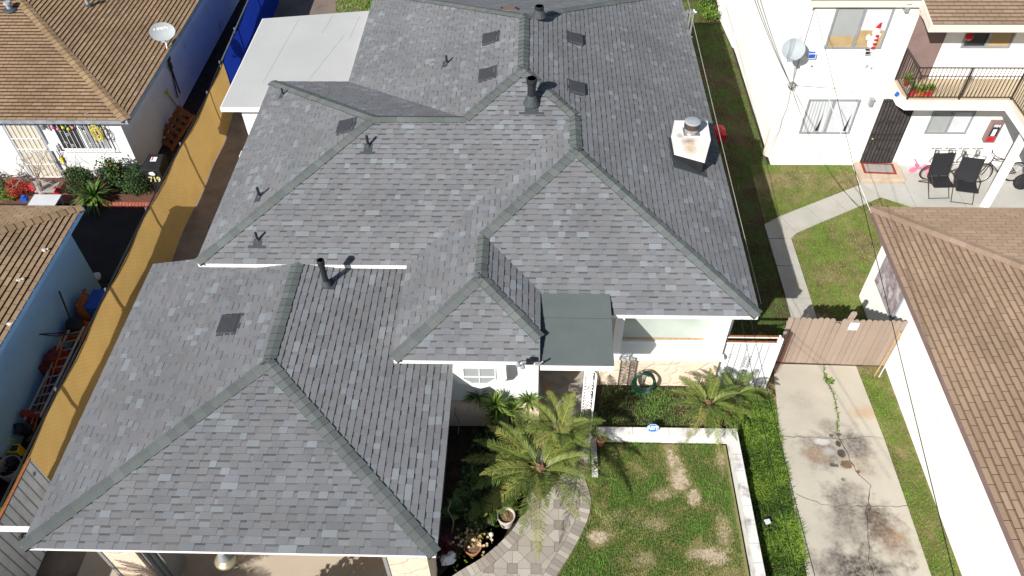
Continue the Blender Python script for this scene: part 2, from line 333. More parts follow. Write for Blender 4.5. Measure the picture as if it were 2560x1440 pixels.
def clip_rect(poly, a0, a1, w0, w1):
    for ax, val, sgn in ((0, a0, 1), (0, a1, -1), (1, w0, 1), (1, w1, -1)):
        out = []; n = len(poly)
        for i in range(n):
            p, q = poly[i], poly[(i+1) % n]; dp = (p[ax]-val)*sgn; dq = (q[ax]-val)*sgn
            if dp >= 0: out.append(p)
            if (dp >= 0) != (dq >= 0):
                t = dp/(dp-dq); out.append((p[0]+(q[0]-p[0])*t, p[1]+(q[1]-p[1])*t))
        poly = out
        if len(poly) < 3: return []
    return poly
def clip_convex(poly, cl):
    n2 = len(cl)
    for j in range(n2):
        a, b = cl[j], cl[(j+1) % n2]; out = []; n = len(poly)
        def sd(p): return (b[0]-a[0])*(p[1]-a[1])-(b[1]-a[1])*(p[0]-a[0])
        for i in range(n):
            p, q = poly[i], poly[(i+1) % n]; dp, dq = sd(p), sd(q)
            if dp >= 0: out.append(p)
            if (dp >= 0) != (dq >= 0): t = dp/(dp-dq); out.append((p[0]+(q[0]-p[0])*t, p[1]+(q[1]-p[1])*t))
        poly = out
        if len(poly) < 3: return []
    return poly
def area2(p): return abs(sum(p[i][0]*p[(i+1) % len(p)][1]-p[(i+1) % len(p)][0]*p[i][1] for i in range(len(p))))/2
def plane_n(poly):
    n = V((0, 0, 0))
    for i in range(len(poly)):
        p, q = poly[i], poly[(i+1) % len(poly)]; n += V(p).cross(V(q))
    n.normalize(); return n if n.z > 0 else -n
def shingles(mb, poly, style='lam', expo=.143, seed=1, wid=.30, thick=None):
    """lay courses of separate shingle tabs on the roof plane poly (3-D points)"""
    r = random.Random(seed); poly = [V(p) for p in poly]; n = plane_n(poly); thick = thick or (.014 if style == 'lam' else .022)
    d = V((0, 0, -1)); d = (d-n*d.dot(n)).normalized(); a = d.cross(n).normalized()
    o = min(poly, key=lambda p: p.z); P2 = [((p-o).dot(a), -(p-o).dot(d)) for p in poly]
    def up(q, h): return o+a*q[0]-d*q[1]+n*h
    mb.face([up(q, -.012) for q in P2], .3 if style == 'lam' else 0)
    amin, amax = min(p[0] for p in P2), max(p[0] for p in P2); wmax = max(p[1] for p in P2)
    k = 0; w0 = -.001
    while w0 < wmax:
        w1 = w0+expo; x = amin-r.random()*.6-(wid/2 if k % 2 else 0) if style == 'lam' else amin-wid+(wid/2 if k % 2 else 0)+r.uniform(-.015, .015)
        prev = False; jit = r.uniform(-.004, .004)
        while x < amax:
            if style == 'lam':
                raised = not prev; wdt = r.choice((.13, .17, .2, .24, .28, .33)) if raised else r.choice((.08, .12, .16, .2, .25)); prev = raised
            else: raised = False; wdt = wid
            pc = clip_rect(P2, x, x+wdt-(.011 if style != 'lam' else 0), w0, w1)
            if pc and area2(pc) > 2e-5:
                if style == 'lam':
                    u = r.random(); tone = .2+.5*u if u < .74 else (r.uniform(.58, .85) if u < .92 else r.uniform(.85, 1))
                    if not raised and u > .9: tone = r.uniform(.3, .6)
                    hb = .0045 if raised else 0
                else: tone = max(.2, min(1, r.gauss(.58, .13))); hb = 0
                def top(q, hb=hb): return up(q, .002+hb+(thick)*(1-(q[1]-w0)/expo))
                if style == 'lam' and not raised:
                    pb = clip_rect(pc, x-1, x+5, w1-.034, w1); pa = clip_rect(pc, x-1, x+5, w0, w1-.034)
                    if pb and area2(pb) > 1e-5: mb.face([top(q) for q in pb], r.uniform(.06, .15))
                    if pa and area2(pa) > 1e-5: mb.face([top(q) for q in pa], tone)
                elif style == 'tab':  # dark top band paints the shade below the next course
                    pb = clip_rect(pc, x-1, x+5, w1-.036, w1); pa = clip_rect(pc, x-1, x+5, w0, w1-.036)
                    if pb and area2(pb) > 1e-5: mb.face([top(q) for q in pb], r.uniform(.07, .12))
                    if pa and area2(pa) > 1e-5: mb.face([top(q) for q in pa], tone)
                else: mb.face([top(q) for q in pc], tone)
                for i in range(len(pc)):
                    p, q = pc[i], pc[(i+1) % len(pc)]
                    low = abs(p[1]-w0) < 1e-4 and abs(q[1]-w0) < 1e-4
                    side = raised and abs(p[0]-q[0]) < 1e-4 and (abs(p[0]-x) < 1e-4 or abs(p[0]-x-wdt) < 1e-4)
                    if low or side: mb.face([up(p, -.012), up(q, -.012), top(q), top(p)], 0 if low else .03)  # low edges coloured dark to draw the course's shadow line
            x += wdt
        w0 = w1; k += 1
def caps(mb, p0, p1, n1, n2, w=.15, expo=.2, seed=1, thick=.016, lift=.020):
    """overlapping cap pieces folded over a hip or ridge from the low end p0 to p1"""
    r = random.Random(seed); p0, p1 = V(p0), V(p1); L = (p1-p0).length; d = (p1-p0).normalized()
    def side(n):
        l = d.cross(n); l.normalize(); return l if l.z < 0 else -l
    l1, l2 = side(n1), side(n2)
    if l1.dot(l2) > .99: l2 = -l1
    k = 0; s = 0
    while s < L:
        e = min(expo*1.12, L-s+.02); c0, c1 = p0+d*s, p0+d*(s+e); h0, h1 = lift+thick, lift; t = r.random()
        j = r.uniform(-.008, .008)
        def pt(c, l, n, h, ww): return c+l*(ww+j)+n*h
        up = (n1+n2).normalized()
        A = [pt(c0, l1, n1, h0, w), c0+up*(h0+.004), pt(c0, l2, n2, h0, w), pt(c1, l1, n1, h1, w), c1+up*(h1+.004), pt(c1, l2, n2, h1, w)]
        B = [p-up*(h0+.008) for p in A]
        mb.faces(A+B, [(0, 1, 4, 3), (1, 2, 5, 4)], .15+.85*t); mb.faces(A+B, [(0, 3, 9, 6), (2, 8, 11, 5)], 0)
        mb.faces(A+B, [(0, 6, 7, 1), (1, 7, 8, 2)], 0)  # cap edges painted dark for the shadow line beneath each piece
        s += expo; k += 1

# ------------------------------------------------------------------ ground and paving
from mathutils import noise as mn
def sheet(name, poly, z, m, thick=0, kind='structure'):
    q = MB()
    if thick: q.prism(poly, z-thick, z)
    else: q.face([(x, y, z) for x, y in poly])
    o = q.build(name, m)
    if kind: tag(o, kind=kind)
    return o
def inpoly(x, y, poly):
    c = np.zeros(len(x), bool); n = len(poly)
    for i in range(n):
        x0, y0 = poly[i]; x1, y1 = poly[(i+1) % n]
        if y0 == y1: continue
        c ^= ((y0 > y) != (y1 > y)) & (x < (x1-x0)*(y-y0)/(y1-y0)+x0)
    return c
def grass(name, label, poly, z, dens, h, m='grass', seed=1, scale=.9, bias=0., bare=.25, wid=.013, cat='grass', lean=.5, dry=()):
    g = np.random.default_rng(seed); P = np.array(poly); x0, y0 = P.min(0); x1, y1 = P.max(0)
    n = int((x1-x0)*(y1-y0)*dens); x = g.uniform(x0, x1, n); y = g.uniform(y0, y1, n)
    k = inpoly(x, y, poly); x, y = x[k], y[k]
    nz = np.array([mn.noise(V((a*scale+seed, b*scale, 0)))+.5*mn.noise(V((a*scale*3, b*scale*3+seed, 5)))+.3*mn.noise(V((a*scale*9, b*scale*9, 9))) for a, b in zip(x, y)])
    tn = np.clip(.62+bias+nz*.85+g.normal(0, .13, len(x)), 0, 1)
    for (px_, py_, rx_, ry_, s__) in dry: tn = np.clip(tn-s__*1.3*np.clip(1.5-np.hypot((x-px_)/rx_, (y-py_)/ry_)+nz*1.7+g.normal(0, .25, len(x)), 0, 1), 0, 1)
    keep = (tn > bare) | (g.random(len(x)) < .35); x, y, tn = x[keep], y[keep], tn[keep]; n = len(x)
    a = g.uniform(0, 2*math.pi, n); hh = h*(.45+.7*tn)*g.uniform(.6, 1.3, n); ln = g.uniform(.1, 1, n)*lean*hh*1.6; la = g.uniform(0, 2*math.pi, n)
    b0 = np.stack([x-np.cos(a)*wid/2, y-np.sin(a)*wid/2, np.full(n, z)], 1); b1 = np.stack([x+np.cos(a)*wid/2, y+np.sin(a)*wid/2, np.full(n, z)], 1)
    t = np.stack([x+np.cos(la)*ln, y+np.sin(la)*ln, z+hh], 1)
    vs = np.stack([b0, b1, t], 1).reshape(-1, 3); fs = np.arange(3*n).reshape(-1, 3)
    return tag(raw(name, vs, fs, tn, m), label, cat, kind='stuff')

sheet('ground', [(-150, -100), (150, -100), (150, 200), (-150, 200)], -.05, 'soil')
# west side
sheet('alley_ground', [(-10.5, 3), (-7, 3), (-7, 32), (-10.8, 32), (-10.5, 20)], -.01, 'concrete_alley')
sheet('neighbour_yard_ground', [(-30, 3), (-10.5, 3), (-10.5, 40), (-30, 40)], -.03, 'soil')
sheet('neighbour_driveway', [(-30, 15.0), (-10.55, 15.0), (-10.55, 18.05), (-30, 18.05)], -.008, 'asphalt')
sheet('neighbour_side_path', [(-12.3, 18.9), (-10.6, 18.9), (-10.75, 40), (-12.3, 40)], -.012, 'soil')
sheet('flower_bed_soil', [(-30, 18.15), (-10.6, 18.15), (-10.6, 19.5), (-30, 19.5)], .05, 'mulch')
# east side
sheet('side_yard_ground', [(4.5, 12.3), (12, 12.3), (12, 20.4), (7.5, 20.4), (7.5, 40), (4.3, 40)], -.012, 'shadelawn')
LAWN_E = [(7.5, 12.6), (9.2, 12.6), (9.2, 14.8), (11.6, 15.2), (11.6, 18.25), (10.62, 18.78), (7.5, 17.05)]
LAWN_N = [(6.85, 17.62), (10.2, 19.42), (10.1, 20.3), (7.6, 20.3), (7.3, 19.6)]
sheet('side_lawn_ground', LAWN_E, -.006, 'lawnbase'); sheet('upper_lawn_ground', [(6.85, 17.4), (10.3, 19.4), (10.1, 20.35), (6.9, 20.35)], -.006, 'lawnbase')
walk = MB()
for pc in ([(6.84, 12.5), (7.5, 12.5), (7.5, 14.56), (6.85, 14.56)], [(6.85, 14.585), (7.5, 14.585), (7.49, 15.78), (6.84, 15.78)], [(6.84, 15.8), (7.49, 15.8), (7.48, 16.88), (6.83, 16.88)],
           [(6.83, 16.905), (7.48, 16.905), (7.7, 17.15), (7.34, 17.86), (6.82, 17.5)], [(7.72, 17.16), (8.55, 17.63), (8.2, 18.32), (7.37, 17.87)], [(8.57, 17.64), (9.4, 18.1), (9.06, 18.78), (8.22, 18.33)], [(9.42, 18.11), (10.6, 18.77), (10.22, 19.4), (9.08, 18.79)]):
    walk.prism(pc, -.1, .025)
tag(walk.build('walkway', 'concrete_side'), kind='structure')
pat = MB()
for pc in ([(10.6, 18.79), (11.5, 18.27), (11.5, 19.43), (10.14, 19.43), (10.24, 19.42)], [(11.52, 14), (13.0, 14), (13.0, 20.35), (11.52, 20.35)], [(13.02, 14), (19, 14), (19, 20.35), (13.02, 20.35)]):
    pat.prism(pc, -.1, .02)
tag(pat.build('patio', 'patio'), kind='structure')
# driveway with its oil stains, rust and cracks
def dk(u, v): p = at(u, v, 0); return p.x, p.y
st = []
for u, v, rx, ry, col, s_, sf in [
    (2095, 1110, .07, .10, (.03, .022, .018), .95, .25), (2103, 1135, .10, .12, (.03, .02, .015), .95, .2), (2115, 1162, .14, .12, (.035, .02, .013), .95, .25), (2080, 1163, .07, .06, (.04, .03, .025), .9, .25),
    (2146, 1180, .05, .05, (.05, .03, .02), .85, .3), (2096, 1087, .07, .06, (.06, .04, .03), .85, .25), (2077, 1090, .06, .05, (.06, .04, .03), .85, .3), (2108, 1200, .05, .05, (.10, .06, .04), .7, .4), (2091, 1165, .05, .05, (.04, .03, .02), .8, .3),
    (2060, 1128, .55, .45, (.10, .085, .075), .85, .75), (2140, 1120, .30, .5, (.09, .08, .075), .95, .7), (2068, 1066, .24, .22, (.13, .11, .09), .6, .7), (2040, 1135, .28, .22, (.33, .20, .11), .6, .7), (2125, 1160, .2, .2, (.34, .20, .11), .5, .7),
    (2160, 1032, .34, .16, (.42, .25, .13), .65, .75), (1990, 1000, .5, .32, (.26, .23, .19), .4, .8), (2110, 1240, .45, .35, (.12, .10, .085), .85, .75), (2165, 1165, .3, .4, (.33, .23, .16), .3, .8),
    (2120, 1310, .5, .6, (.13, .115, .10), .85, .75), (2190, 1300, .36, .45, (.06, .045, .035), 1, .75), (2230, 1350, .4, .5, (.17, .11, .07), .9, .75), (2140, 1420, .85, .36, (.055, .045, .04), 1, .7), (2050, 1410, .4, .3, (.24, .21, .18), .45, .8), (2245, 1345, .12, .12, (.42, .26, .13), .4, .7), (2055, 1105, .22, .12, (.62, .62, .60), .8, .5), (2070, 1130, .16, .1, (.5, .48, .5), .6, .6), (1925, 975, .1, .14, (.12, .10, .09), .8, .5)]:
    x, y = dk(u, v); k_ = 1.35 if sf > .5 else 1; st.append((x, y, rx*k_, ry*k_, col, s_, sf))
M['driveway'] = spots_mat('stained_driveway_concrete', (.44, .405, .34), st)
dr = MB(); DL = [(6.06, 12.33), (5.79, 10.2), (5.72, 8.05), (5.66, 6.6), (5.6, 2)]; DR = [(8.11, 12.29), (8.19, 10.16), (8.2, 7.95), (8.2, 6.6), (8.2, 2)]
for L_, R_2 in ((DL[:2], DR[:2]), (DL[1:], DR[1:])):
    dr.prism([(x, y-(.006 if i == 0 else 0)) for i, (x, y) in enumerate(L_)][::-1]+[(x, y-(.006 if i == 0 else 0)) for i, (x, y) in enumerate(R_2)], -.1, .02)
tag(dr.build('driveway', 'driveway'), kind='structure')
def wander(pts, seed, step=.12, amp=.03):
    r = random.Random(seed); out = []
    for (x0, y0), (x1, y1) in zip(pts, pts[1:]):
        L = math.hypot(x1-x0, y1-y0); n = max(1, int(L/step))
        for i in range(n): t = i/n; out.append((x0+(x1-x0)*t+r.uniform(-amp, amp), y0+(y1-y0)*t+r.uniform(-amp, amp)))
    return out+[pts[-1]]
crackl = [[dk(*p) for p in c] for c in ([(2058, 918), (2062, 950), (2082, 985), (2094, 1040), (2092, 1085), (2112, 1125), (2140, 1180), (2175, 1215), (2172, 1265)], [(1990, 1237), (2040, 1257), (2085, 1266), (2170, 1266), (2270, 1266)], [(2165, 1266), (2168, 1330), (2172, 1400), (2185, 1440), (2190, 1520)], [(1952, 1092), (2040, 1094), (2090, 1100), (2150, 1094), (2207, 1097)])]
ck = MB()
for i, c in enumerate(crackl):
    w = wander(c, i); hw = (.008, .005, .006, .005)[i]
    for (x0, y0), (x1, y1) in zip(w, w[1:]):
        d = V((x1-x0, y1-y0, 0)).normalized().cross(V((0, 0, 1)))*hw*rnd.uniform(.5, 1.3)
        ck.face([(x0-d.x, y0-d.y, .0245), (x0+d.x, y0+d.y, .0245), (x1+d.x, y1+d.y, .0245), (x1-d.x, y1-d.y, .0245)])
tag(ck.build('driveway_crack', 'soil'), kind='structure')
def tufts(name, label, pts, seed, sz=.05, m='leaf_bright', n=14, cat='weeds', spread=.04):
    r = random.Random(seed); q = MB()
    for (x, y) in pts:
        for _ in range(n):
            a = r.uniform(0, 6.28); s = sz*r.uniform(.4, 1.2); c = V((x+r.gauss(0, spread), y+r.gauss(0, spread), .03)); d = V((math.cos(a), math.sin(a), r.uniform(.2, 1)))*s; w = V((-math.sin(a), math.cos(a), 0))*s*.3
            q.face([c, c+d*.5+w, c+d, c+d*.5-w], r.random())
    return tag(q.build(name, m), label, cat, kind='stuff')
wd = [p for p in wander(crackl[0][:5], 5, .05, .012)]
tufts('crack_weeds', 'thin line of green weeds growing along the crack in the stained driveway', wd, 3, .036, n=7, spread=.014)
tufts('grass_clump', 'small clump of weeds at the driveway crack halfway to the fence', [dk(2072, 958), dk(2076, 955), dk(2066, 950)], 4, .07, n=16, spread=.03)
# strips and beds
sheet('verge_ground', [(8.1, 2), (8.9, 2), (8.9, 12.3), (8.1, 12.3)], -.006, 'lawnbase')
sheet('ground_cover_soil', [(4.7, 2), (5.9, 2), (6.12, 12.3), (4.5, 12.3), (4.5, 11.6), (4.7, 10)], -.006, 'lawnbase')
PATHL = [(-3.2, 5.2), (-2.4, 6.0), (-1.61, 6.72), (-.95, 7.18), (-.38, 7.78), (-.12, 8.35), (-.02, 8.9), (.1, 9.35)]
PATHR = [(-.6, 5.0), (.05, 5.9), (.53, 6.75), (.93, 7.4), (1.22, 8.0), (1.32, 8.5), (1.22, 9.0), (1.2, 9.35)]
DRY = [(*dk(u, v), rx, ry, s__) for u, v, rx, ry, s__ in ((1680, 1150, .12, .22, .8), (1700, 1200, .16, .3, .8), (1735, 1245, .14, .22, .8), (1690, 1175, .25, .5, .35), (1500, 1342, .22, .16, .9), (1790, 1395, .3, .2, .8), (1740, 1385, .3, .15, .5), (1640, 1310, .3, .2, .35), (1650, 1240, .2, .12, .5), (1610, 1400, .3, .2, .3), (1810, 1330, .16, .4, .5), (1800, 1150, .1, .4, .4), (1560, 1290, .3, .2, .25))]
M['front_soil'] = spots_mat('front_lawn_soil', (.19, .18, .075), [(x, y, rx*1.15, ry*1.15, (.54, .44, .34), min(1, s__*1.2), .4) for x, y, rx, ry, s__ in DRY], ns=7.5, amp=3.2)
sheet('front_lawn_ground', [(x-.05, y) for x, y in PATHR]+[(1.6, 9.95), (4.5, 9.95), (4.5, 2), (-.6, 2)], -.006, 'front_soil')
sheet('flower_bed', [(-2.2, 4), (-3.2, 5.2)]+[(x+.05, y) for x, y in PATHL[1:]]+[(.1, 10.45), (-2.2, 10.45)], -.004, 'soil')
sheet('garage_apron', [(-9.4, 2), (-2.15, 2), (-2.15, 9.2), (-9.4, 9.2)], -.002, spots_mat('garage_floor_concrete', (.46, .385, .30), [(-3.3, 7, .7, .3, (.52, .30, .16), .35, .8), (-6.6, 6.6, .5, .4, (.25, .2, .17), .5, .8)]))
# paver path: soldier border and octagon field
M['paver'] = tone_mat('concrete_pavers', [(0, (.25, .215, .19)), (.5, (.345, .31, .27)), (1, (.45, .42, .365))], grain=.10, gscale=60, weather=.08, bump=.2)
pv = MB()
def resample(pts, step):
    out = [V((*pts[0], 0))]; acc = 0
    sm = []
    for i in range(len(pts)-1):
        p0 = V((*pts[max(i-1, 0)], 0)); p1 = V((*pts[i], 0)); p2 = V((*pts[i+1], 0)); p3 = V((*pts[min(i+2, len(pts)-1)], 0))
        for k in range(12):
            t = k/12; sm.append(.5*((2*p1)+(p2-p0)*t+(2*p0-5*p1+4*p2-p3)*t*t+(3*p1-p0-3*p2+p3)*t**3))
    sm.append(V((*pts[-1], 0))); last = sm[0]
    for p in sm[1:]:
        d = (p-last).length
        while acc+d >= step:
            last = last+(p-last).normalized()*(step-acc); out.append(last.copy()); d = (p-last).length; acc = 0
        acc += d; last = p
    return out
LB = resample(PATHL, .115); RB = resample(PATHR, .115); BW = .24
def border(line, sgn):
    inner = []
    for i in range(len(line)-1):
        a, b = line[i], line[i+1]; t0 = (line[min(i+1, len(line)-1)]-line[max(i-1, 0)]).normalized(); t1 = (line[min(i+2, len(line)-1)]-line[i]).normalized()
        n0 = V((t0.y, -t0.x, 0))*sgn; n1 = V((t1.y, -t1.x, 0))*sgn; g = (b-a).normalized()*.004
        pv.prism([(p.x, p.y) for p in (a+g, b-g, b-g+n1*BW, a+g+n0*BW)], -.03, .02, tone=rnd.choice((.1, .35, .45, .75, .9, 1))); inner.append(a+n0*(BW+.008))
    return [(p.x, p.y) for p in inner]
li = border(LB, 1); ri = border(RB, -1)
field = li+ri[::-1]
sheet('paver_path_bed', [(p.x, p.y) for p in LB]+[(p.x, p.y) for p in RB[::-1]], .012, 'joint')
G = .49; sq = .105
for i in range(-9, 6):
    for j in range(10, 23):
        ox, oy = i*G+.12, j*G+.05
        cells = [[(ox-sq, oy-sq), (ox+sq, oy-sq), (ox+sq, oy+sq), (ox-sq, oy+sq)]]; h = G/2
        for e in (-1, 1):
            cells.append([(ox, oy+sq), (ox+e*sq, oy+sq), (ox+e*h, oy+h), (ox+e*sq, oy+G-sq), (ox, oy+G-sq)][::-e])     # between squares one above the other
            cells.append([(ox+sq, oy), (ox+sq, oy+e*sq), (ox+h, oy+e*h), (ox+G-sq, oy+e*sq), (ox+G-sq, oy)][::e])        # between squares side by side
        for c in cells:
            mx_ = sum(p[0] for p in c)/len(c); my = sum(p[1] for p in c)/len(c); c = [(mx_+(p[0]-mx_)*.972, my+(p[1]-my)*.972) for p in c]
            cc_ = c if sum(c[i][0]*c[(i+1) % len(c)][1]-c[(i+1) % len(c)][0]*c[i][1] for i in range(len(c))) > 0 else c[::-1]; pc = clip_convex(field, cc_)
            if pc and area2(pc) > .0004: pv.face([(x, y, .02+rnd.uniform(-.001, .001)) for x, y in pc], rnd.uniform(0, .2) if len(c) == 4 else rnd.choice((.4, .5, .6, .7, .85)))
tag(pv.build('paver_path', 'paver'), kind='structure')
sheet('porch_floor', [(.0, 9.2), (1.34, 9.2), (1.34, 9.98), (1.66, 10.1), (1.66, 12.2), (.0, 12.2)], .035, 'slate', .08)
# grass
grass('front_lawn_grass', 'thick green lawn with a few straw coloured patches beside the curved paver path', [(x+.02, y) for x, y in PATHR]+[(1.62, 9.98), (4.42, 9.98), (4.42, 3.5), (-.6, 3.5)], 0, 4600, .06, seed=3, scale=1.1, bias=.06, bare=.2, dry=DRY)
grass('side_lawn_grass', 'patchy half dry lawn between the walkway and the brown roofed house', LAWN_E, 0, 2300, .045, 'grass_dry', 5, .9, .02, .3)
grass('upper_lawn_grass', 'dry and green grass between the two storey building and the diagonal walkway', [(6.9, 17.55), (10.2, 19.45), (10.05, 20.3), (6.9, 20.3)], 0, 2300, .045, 'grass_dry', 6, .9, .0, .3)
grass('alley_grass', 'sparse shaded grass strip between gray roofed house and two storey building', [(4.7, 12.4), (6.8, 12.4), (6.8, 17.6), (6.9, 20.3), (7.45, 20.3), (7.4, 31), (4.7, 31)], 0, 1100, .05, 'grass', 7, .7, -.05, .42)
grass('verge_grass', 'narrow worn grass strip between the stained driveway and the white wall', [(8.15, 3.5), (8.78, 3.5), (8.78, 12.2), (8.12, 12.2), (8.2, 10.2)], 0, 2600, .05, 'grass_dry', 8, 1.0, .12, .3)

# ------------------------------------------------------------------ main house
E0, s_ = 3.0, .366
xL, yM, xR, yF, xU, yB, yN, xP, yP, xQ, xC = -7.81, 12.78, 4.88, 11.34, -5.5, 25.9, 20.32, -2.88, 10.03, .62, .16
PL = {'R': (-1, 0, xR), 'F': (0, 1, -yF), 'M': (0, 1, -yM), 'L': (1, 0, -xL), 'N': (0, -1, yN), 'U': (1, 0, -xU), 'B': (0, -1, yB), 'P': (1, 0, -xP), 'PF': (0, 1, -yP), 'PR': (-1, 0, xQ)}
def pz(k, x, y, E=E0, s=s_): a, b, c = PL[k]; return E+s*(a*x+b*y+c)
def pn(k, s=s_): a, b, c = PL[k]; return V((-s*a, -s*b, 1)).normalized()
def pp(k, pts, **kw): return [V((x, y, pz(k, x, y, **kw))) for x, y in pts]
A1 = (1.0, 15.22); A2 = (1.0, 16.66); A3 = (-.31, 17.97); A4 = (-.31, 20.71); B1 = (-4.04, 16.55); B2 = (-1.73, 16.55); Q1 = (-1.13, 11.78); Q2 = (-1.13, 13.09)
house = thing('gray_roof_house', (-1.5, 15, 0), 'long low white house with new gray shingle hip roofs, filling the middle of the photo', 'house')
ov = .025
roofs = {'R': [(xR+ov, yF-ov), (xR+ov, yB+ov), A4, A3, A2, A1], 'F': [A1, Q2, (xC, 11.80), (xC, yF-ov), (xR+ov, yF-ov)], 'P': [(xP-ov, yP-ov), Q1, Q2, A1, A2, (xP-ov, yM-ov)],
         'PF': [(xP-ov, yP-ov), (xC, yP-ov), (xC, yP+xQ-xC), Q1], 'PR': [(xC, yP+xQ-xC), (xC, 11.80), Q2, Q1], 'M': [(xL-ov, yM-ov), (xP, yM-ov), A2, A3, B2, B1],
         'L': [(xL-ov, yM-ov), B1, (xL-ov, yN+ov)], 'N': [(xL-ov, yN+ov), B1, B2, (xU, yN+ov)], 'U': [(xU-ov, yN), B2, A3, A4, (xU-ov, yB+ov)], 'B': [(xU-ov, yB+ov), A4, (xR+ov, yB+ov)]}
q = MB()
for i, (k, pts) in enumerate(roofs.items()): shingles(q, pp(k, pts), seed=i+1)
q.build('roof', 'shingle', house)
def z3(p, k): return V((p[0], p[1], pz(k, *p)))
hips = [((xR, yF), A1, 'F', 'R'), (Q2, A1, 'P', 'F'), (Q1, Q2, 'P', 'PR'), ((xP, yP), Q1, 'P', 'PF'), ((xC, yP+xQ-xC), Q1, 'PF', 'PR'), (A1, A2, 'P', 'R'), (A2, A3, 'M', 'R'),
        (B2, A3, 'M', 'U'), (B1, B2, 'M', 'N'), ((xL, yM), B1, 'L', 'M'), ((xL, yN), B1, 'L', 'N'), (A3, A4, 'U', 'R'), ((xU, yB), A4, 'U', 'B'), ((xR, yB), A4, 'R', 'B')]
for i, (a, b, k1, k2) in enumerate(hips):
    q = MB(); caps(q, z3(a, k1), z3(b, k1), pn(k1), pn(k2), seed=i, w=.14); q.build('ridge_cap', 'cap', house)
q = MB()     # torn cap ends and roofing cement where the ridges meet
for (a, k) in ((A1, 'R'), (Q1, 'P'), (A3, 'R'), (A4, 'R')):
    c = z3(a, k)+V((0, 0, .04))
    for j in range(5): q.blob(c+V((rnd.uniform(-.11, .11), rnd.uniform(-.09, .09), 0)), (.03, .02, .012), j, 7, 4, .4)
q.build('sealant_patch', 'flash', house)
# garage roof, lower pitch
gE, gs, gx0, gx1, gy = 2.4, .16, -9.2, -1.7, 6.11
gxm = (gx0+gx1)/2; gap_ = (gxm, gy+(gx1-gx0)/2)
PL.update({'gL': (1, 0, -gx0), 'gR': (-1, 0, gx1), 'gF': (0, 1, -gy)})
kw = dict(E=gE, s=gs); q = MB()
shingles(q, pp('gF', [(gx0-ov, gy-ov), (gx1+ov, gy-ov), gap_], **kw), seed=21)
shingles(q, pp('gL', [(gx0-ov, gy-ov), gap_, (gxm, 12.77), (-6.4, 12.77), (-6.4, 13.3), (gx0-ov, 13.3)], **kw), seed=22)
shingles(q, pp('gR', [(gx1+ov, gy-ov), (gx1+ov, 10.6), (-2.4, 10.6), (-2.4, 13.3), (-4.4, 13.3), (-4.4, 12.77), (gxm, 12.77), gap_], **kw), seed=23)
q.build('garage_roof', 'shingle', house)
def g3(x, y, k): return V((x, y, pz(k, x, y, **kw)))
for a, b, k1, k2 in (((gx0, gy), gap_, 'gL', 'gF'), ((gx1, gy), gap_, 'gF', 'gR'), (gap_, (gxm, 12.79), 'gL', 'gR')):
    q = MB(); caps(q, g3(*a, k1), g3(*b, k1), pn(k1, gs), pn(k2, gs), seed=31, w=.14); q.build('ridge_cap', 'cap', house)
q = MB()
for j in range(6): q.blob(g3(*gap_, 'gL')+V((rnd.uniform(-.14, .12), rnd.uniform(-.08, .1), .03)), (.035, .02, .012), j, 7, 4, .4)
q.build('sealant_patch', 'flash', house)
# fascias and soffits
def fascia(a, b, z0, z1, out, m='white', t=.03):
    a, b = V((*a, 0)), V((*b, 0)); o = V((*out, 0)).normalized(); q = MB()
    p = [a, b, b-o*t, a-o*t]; q.prism([(x.x, x.y) for x in p], z0, z1); return q.build('fascia', m, house)
fascia((gx0, gy), (gx1, gy), gE-.145, gE-.004, (0, -1)); fascia((gx1, gy+.031), (gx1, 10.4), gE-.14, gE-.006, (1, 0)); fascia((gx0, gy+.031), (gx0, 13.3), gE-.14, gE-.006, (-1, 0))
fascia((xL, yM), (xP, yM), E0-.15, E0-.004, (0, -1)); fascia((xL, yM+.031), (xL, yN-.031), E0-.14, E0-.006, (-1, 0)); fascia((xL, yN), (xU-.031, yN), E0-.14, E0-.006, (0, 1))
fascia((xU, yN), (xU, yB-.031), E0-.14, E0-.006, (-1, 0)); fascia((xU, yB), (xR, yB), E0-.14, E0-.006, (0, 1)); fascia((xR, yF+.031), (xR, yB-.031), E0-.14, E0-.006, (1, 0))
fascia((1.70, yF), (xR, yF), E0-.15, E0-.004, (0, -1)); fascia((xP, yP), (xC, yP), E0-.15, E0-.004, (0, -1)); fascia((xP, yP+.031), (xP, yM-.031), E0-.14, E0-.006, (-1, 0))
q = MB()
q.prism([(xL+.03, yM+.03), (xP+.03, yM+.03), (xP+.03, yP+.03), (xC-.01, yP+.03), (xC-.01, yF+.5), (1.7, yF+.5), (1.7, yF+.03), (xR-.03, yF+.03), (xR-.03, yB-.03), (xU+.03, yB-.03), (xU+.03, yN-.03), (xL+.03, yN-.03)], E0-.13, E0-.10)
q.build('soffit', 'white', house)
q = MB(); q.prism([(gx0+.03, gy+.03), (gx1-.03, gy+.03), (gx1-.03, 10.35), (-2.6, 10.35), (-2.6, 13.1), (gx0+.03, 13.1)], gE-.12, gE-.09); q.build('soffit', 'white', house)
# gable end closing board on the cut edge above the flat porch roof
q = MB(); pts = [(10.04, 3.0), (10.49, 3.165), (11.8, 3.165), (11.8, 2.87), (10.04, 2.87)]
q.faces([V((xC+dx, y, z-.006)) for dx in (-.03, -.002) for y, z in pts], [(0, 1, 2, 3, 4), (9, 8, 7, 6, 5)]+[(i, 5+i, 5+(i+1) % 5, (i+1) % 5) for i in range(5)]); q.build('rake_board', 'flash', house)
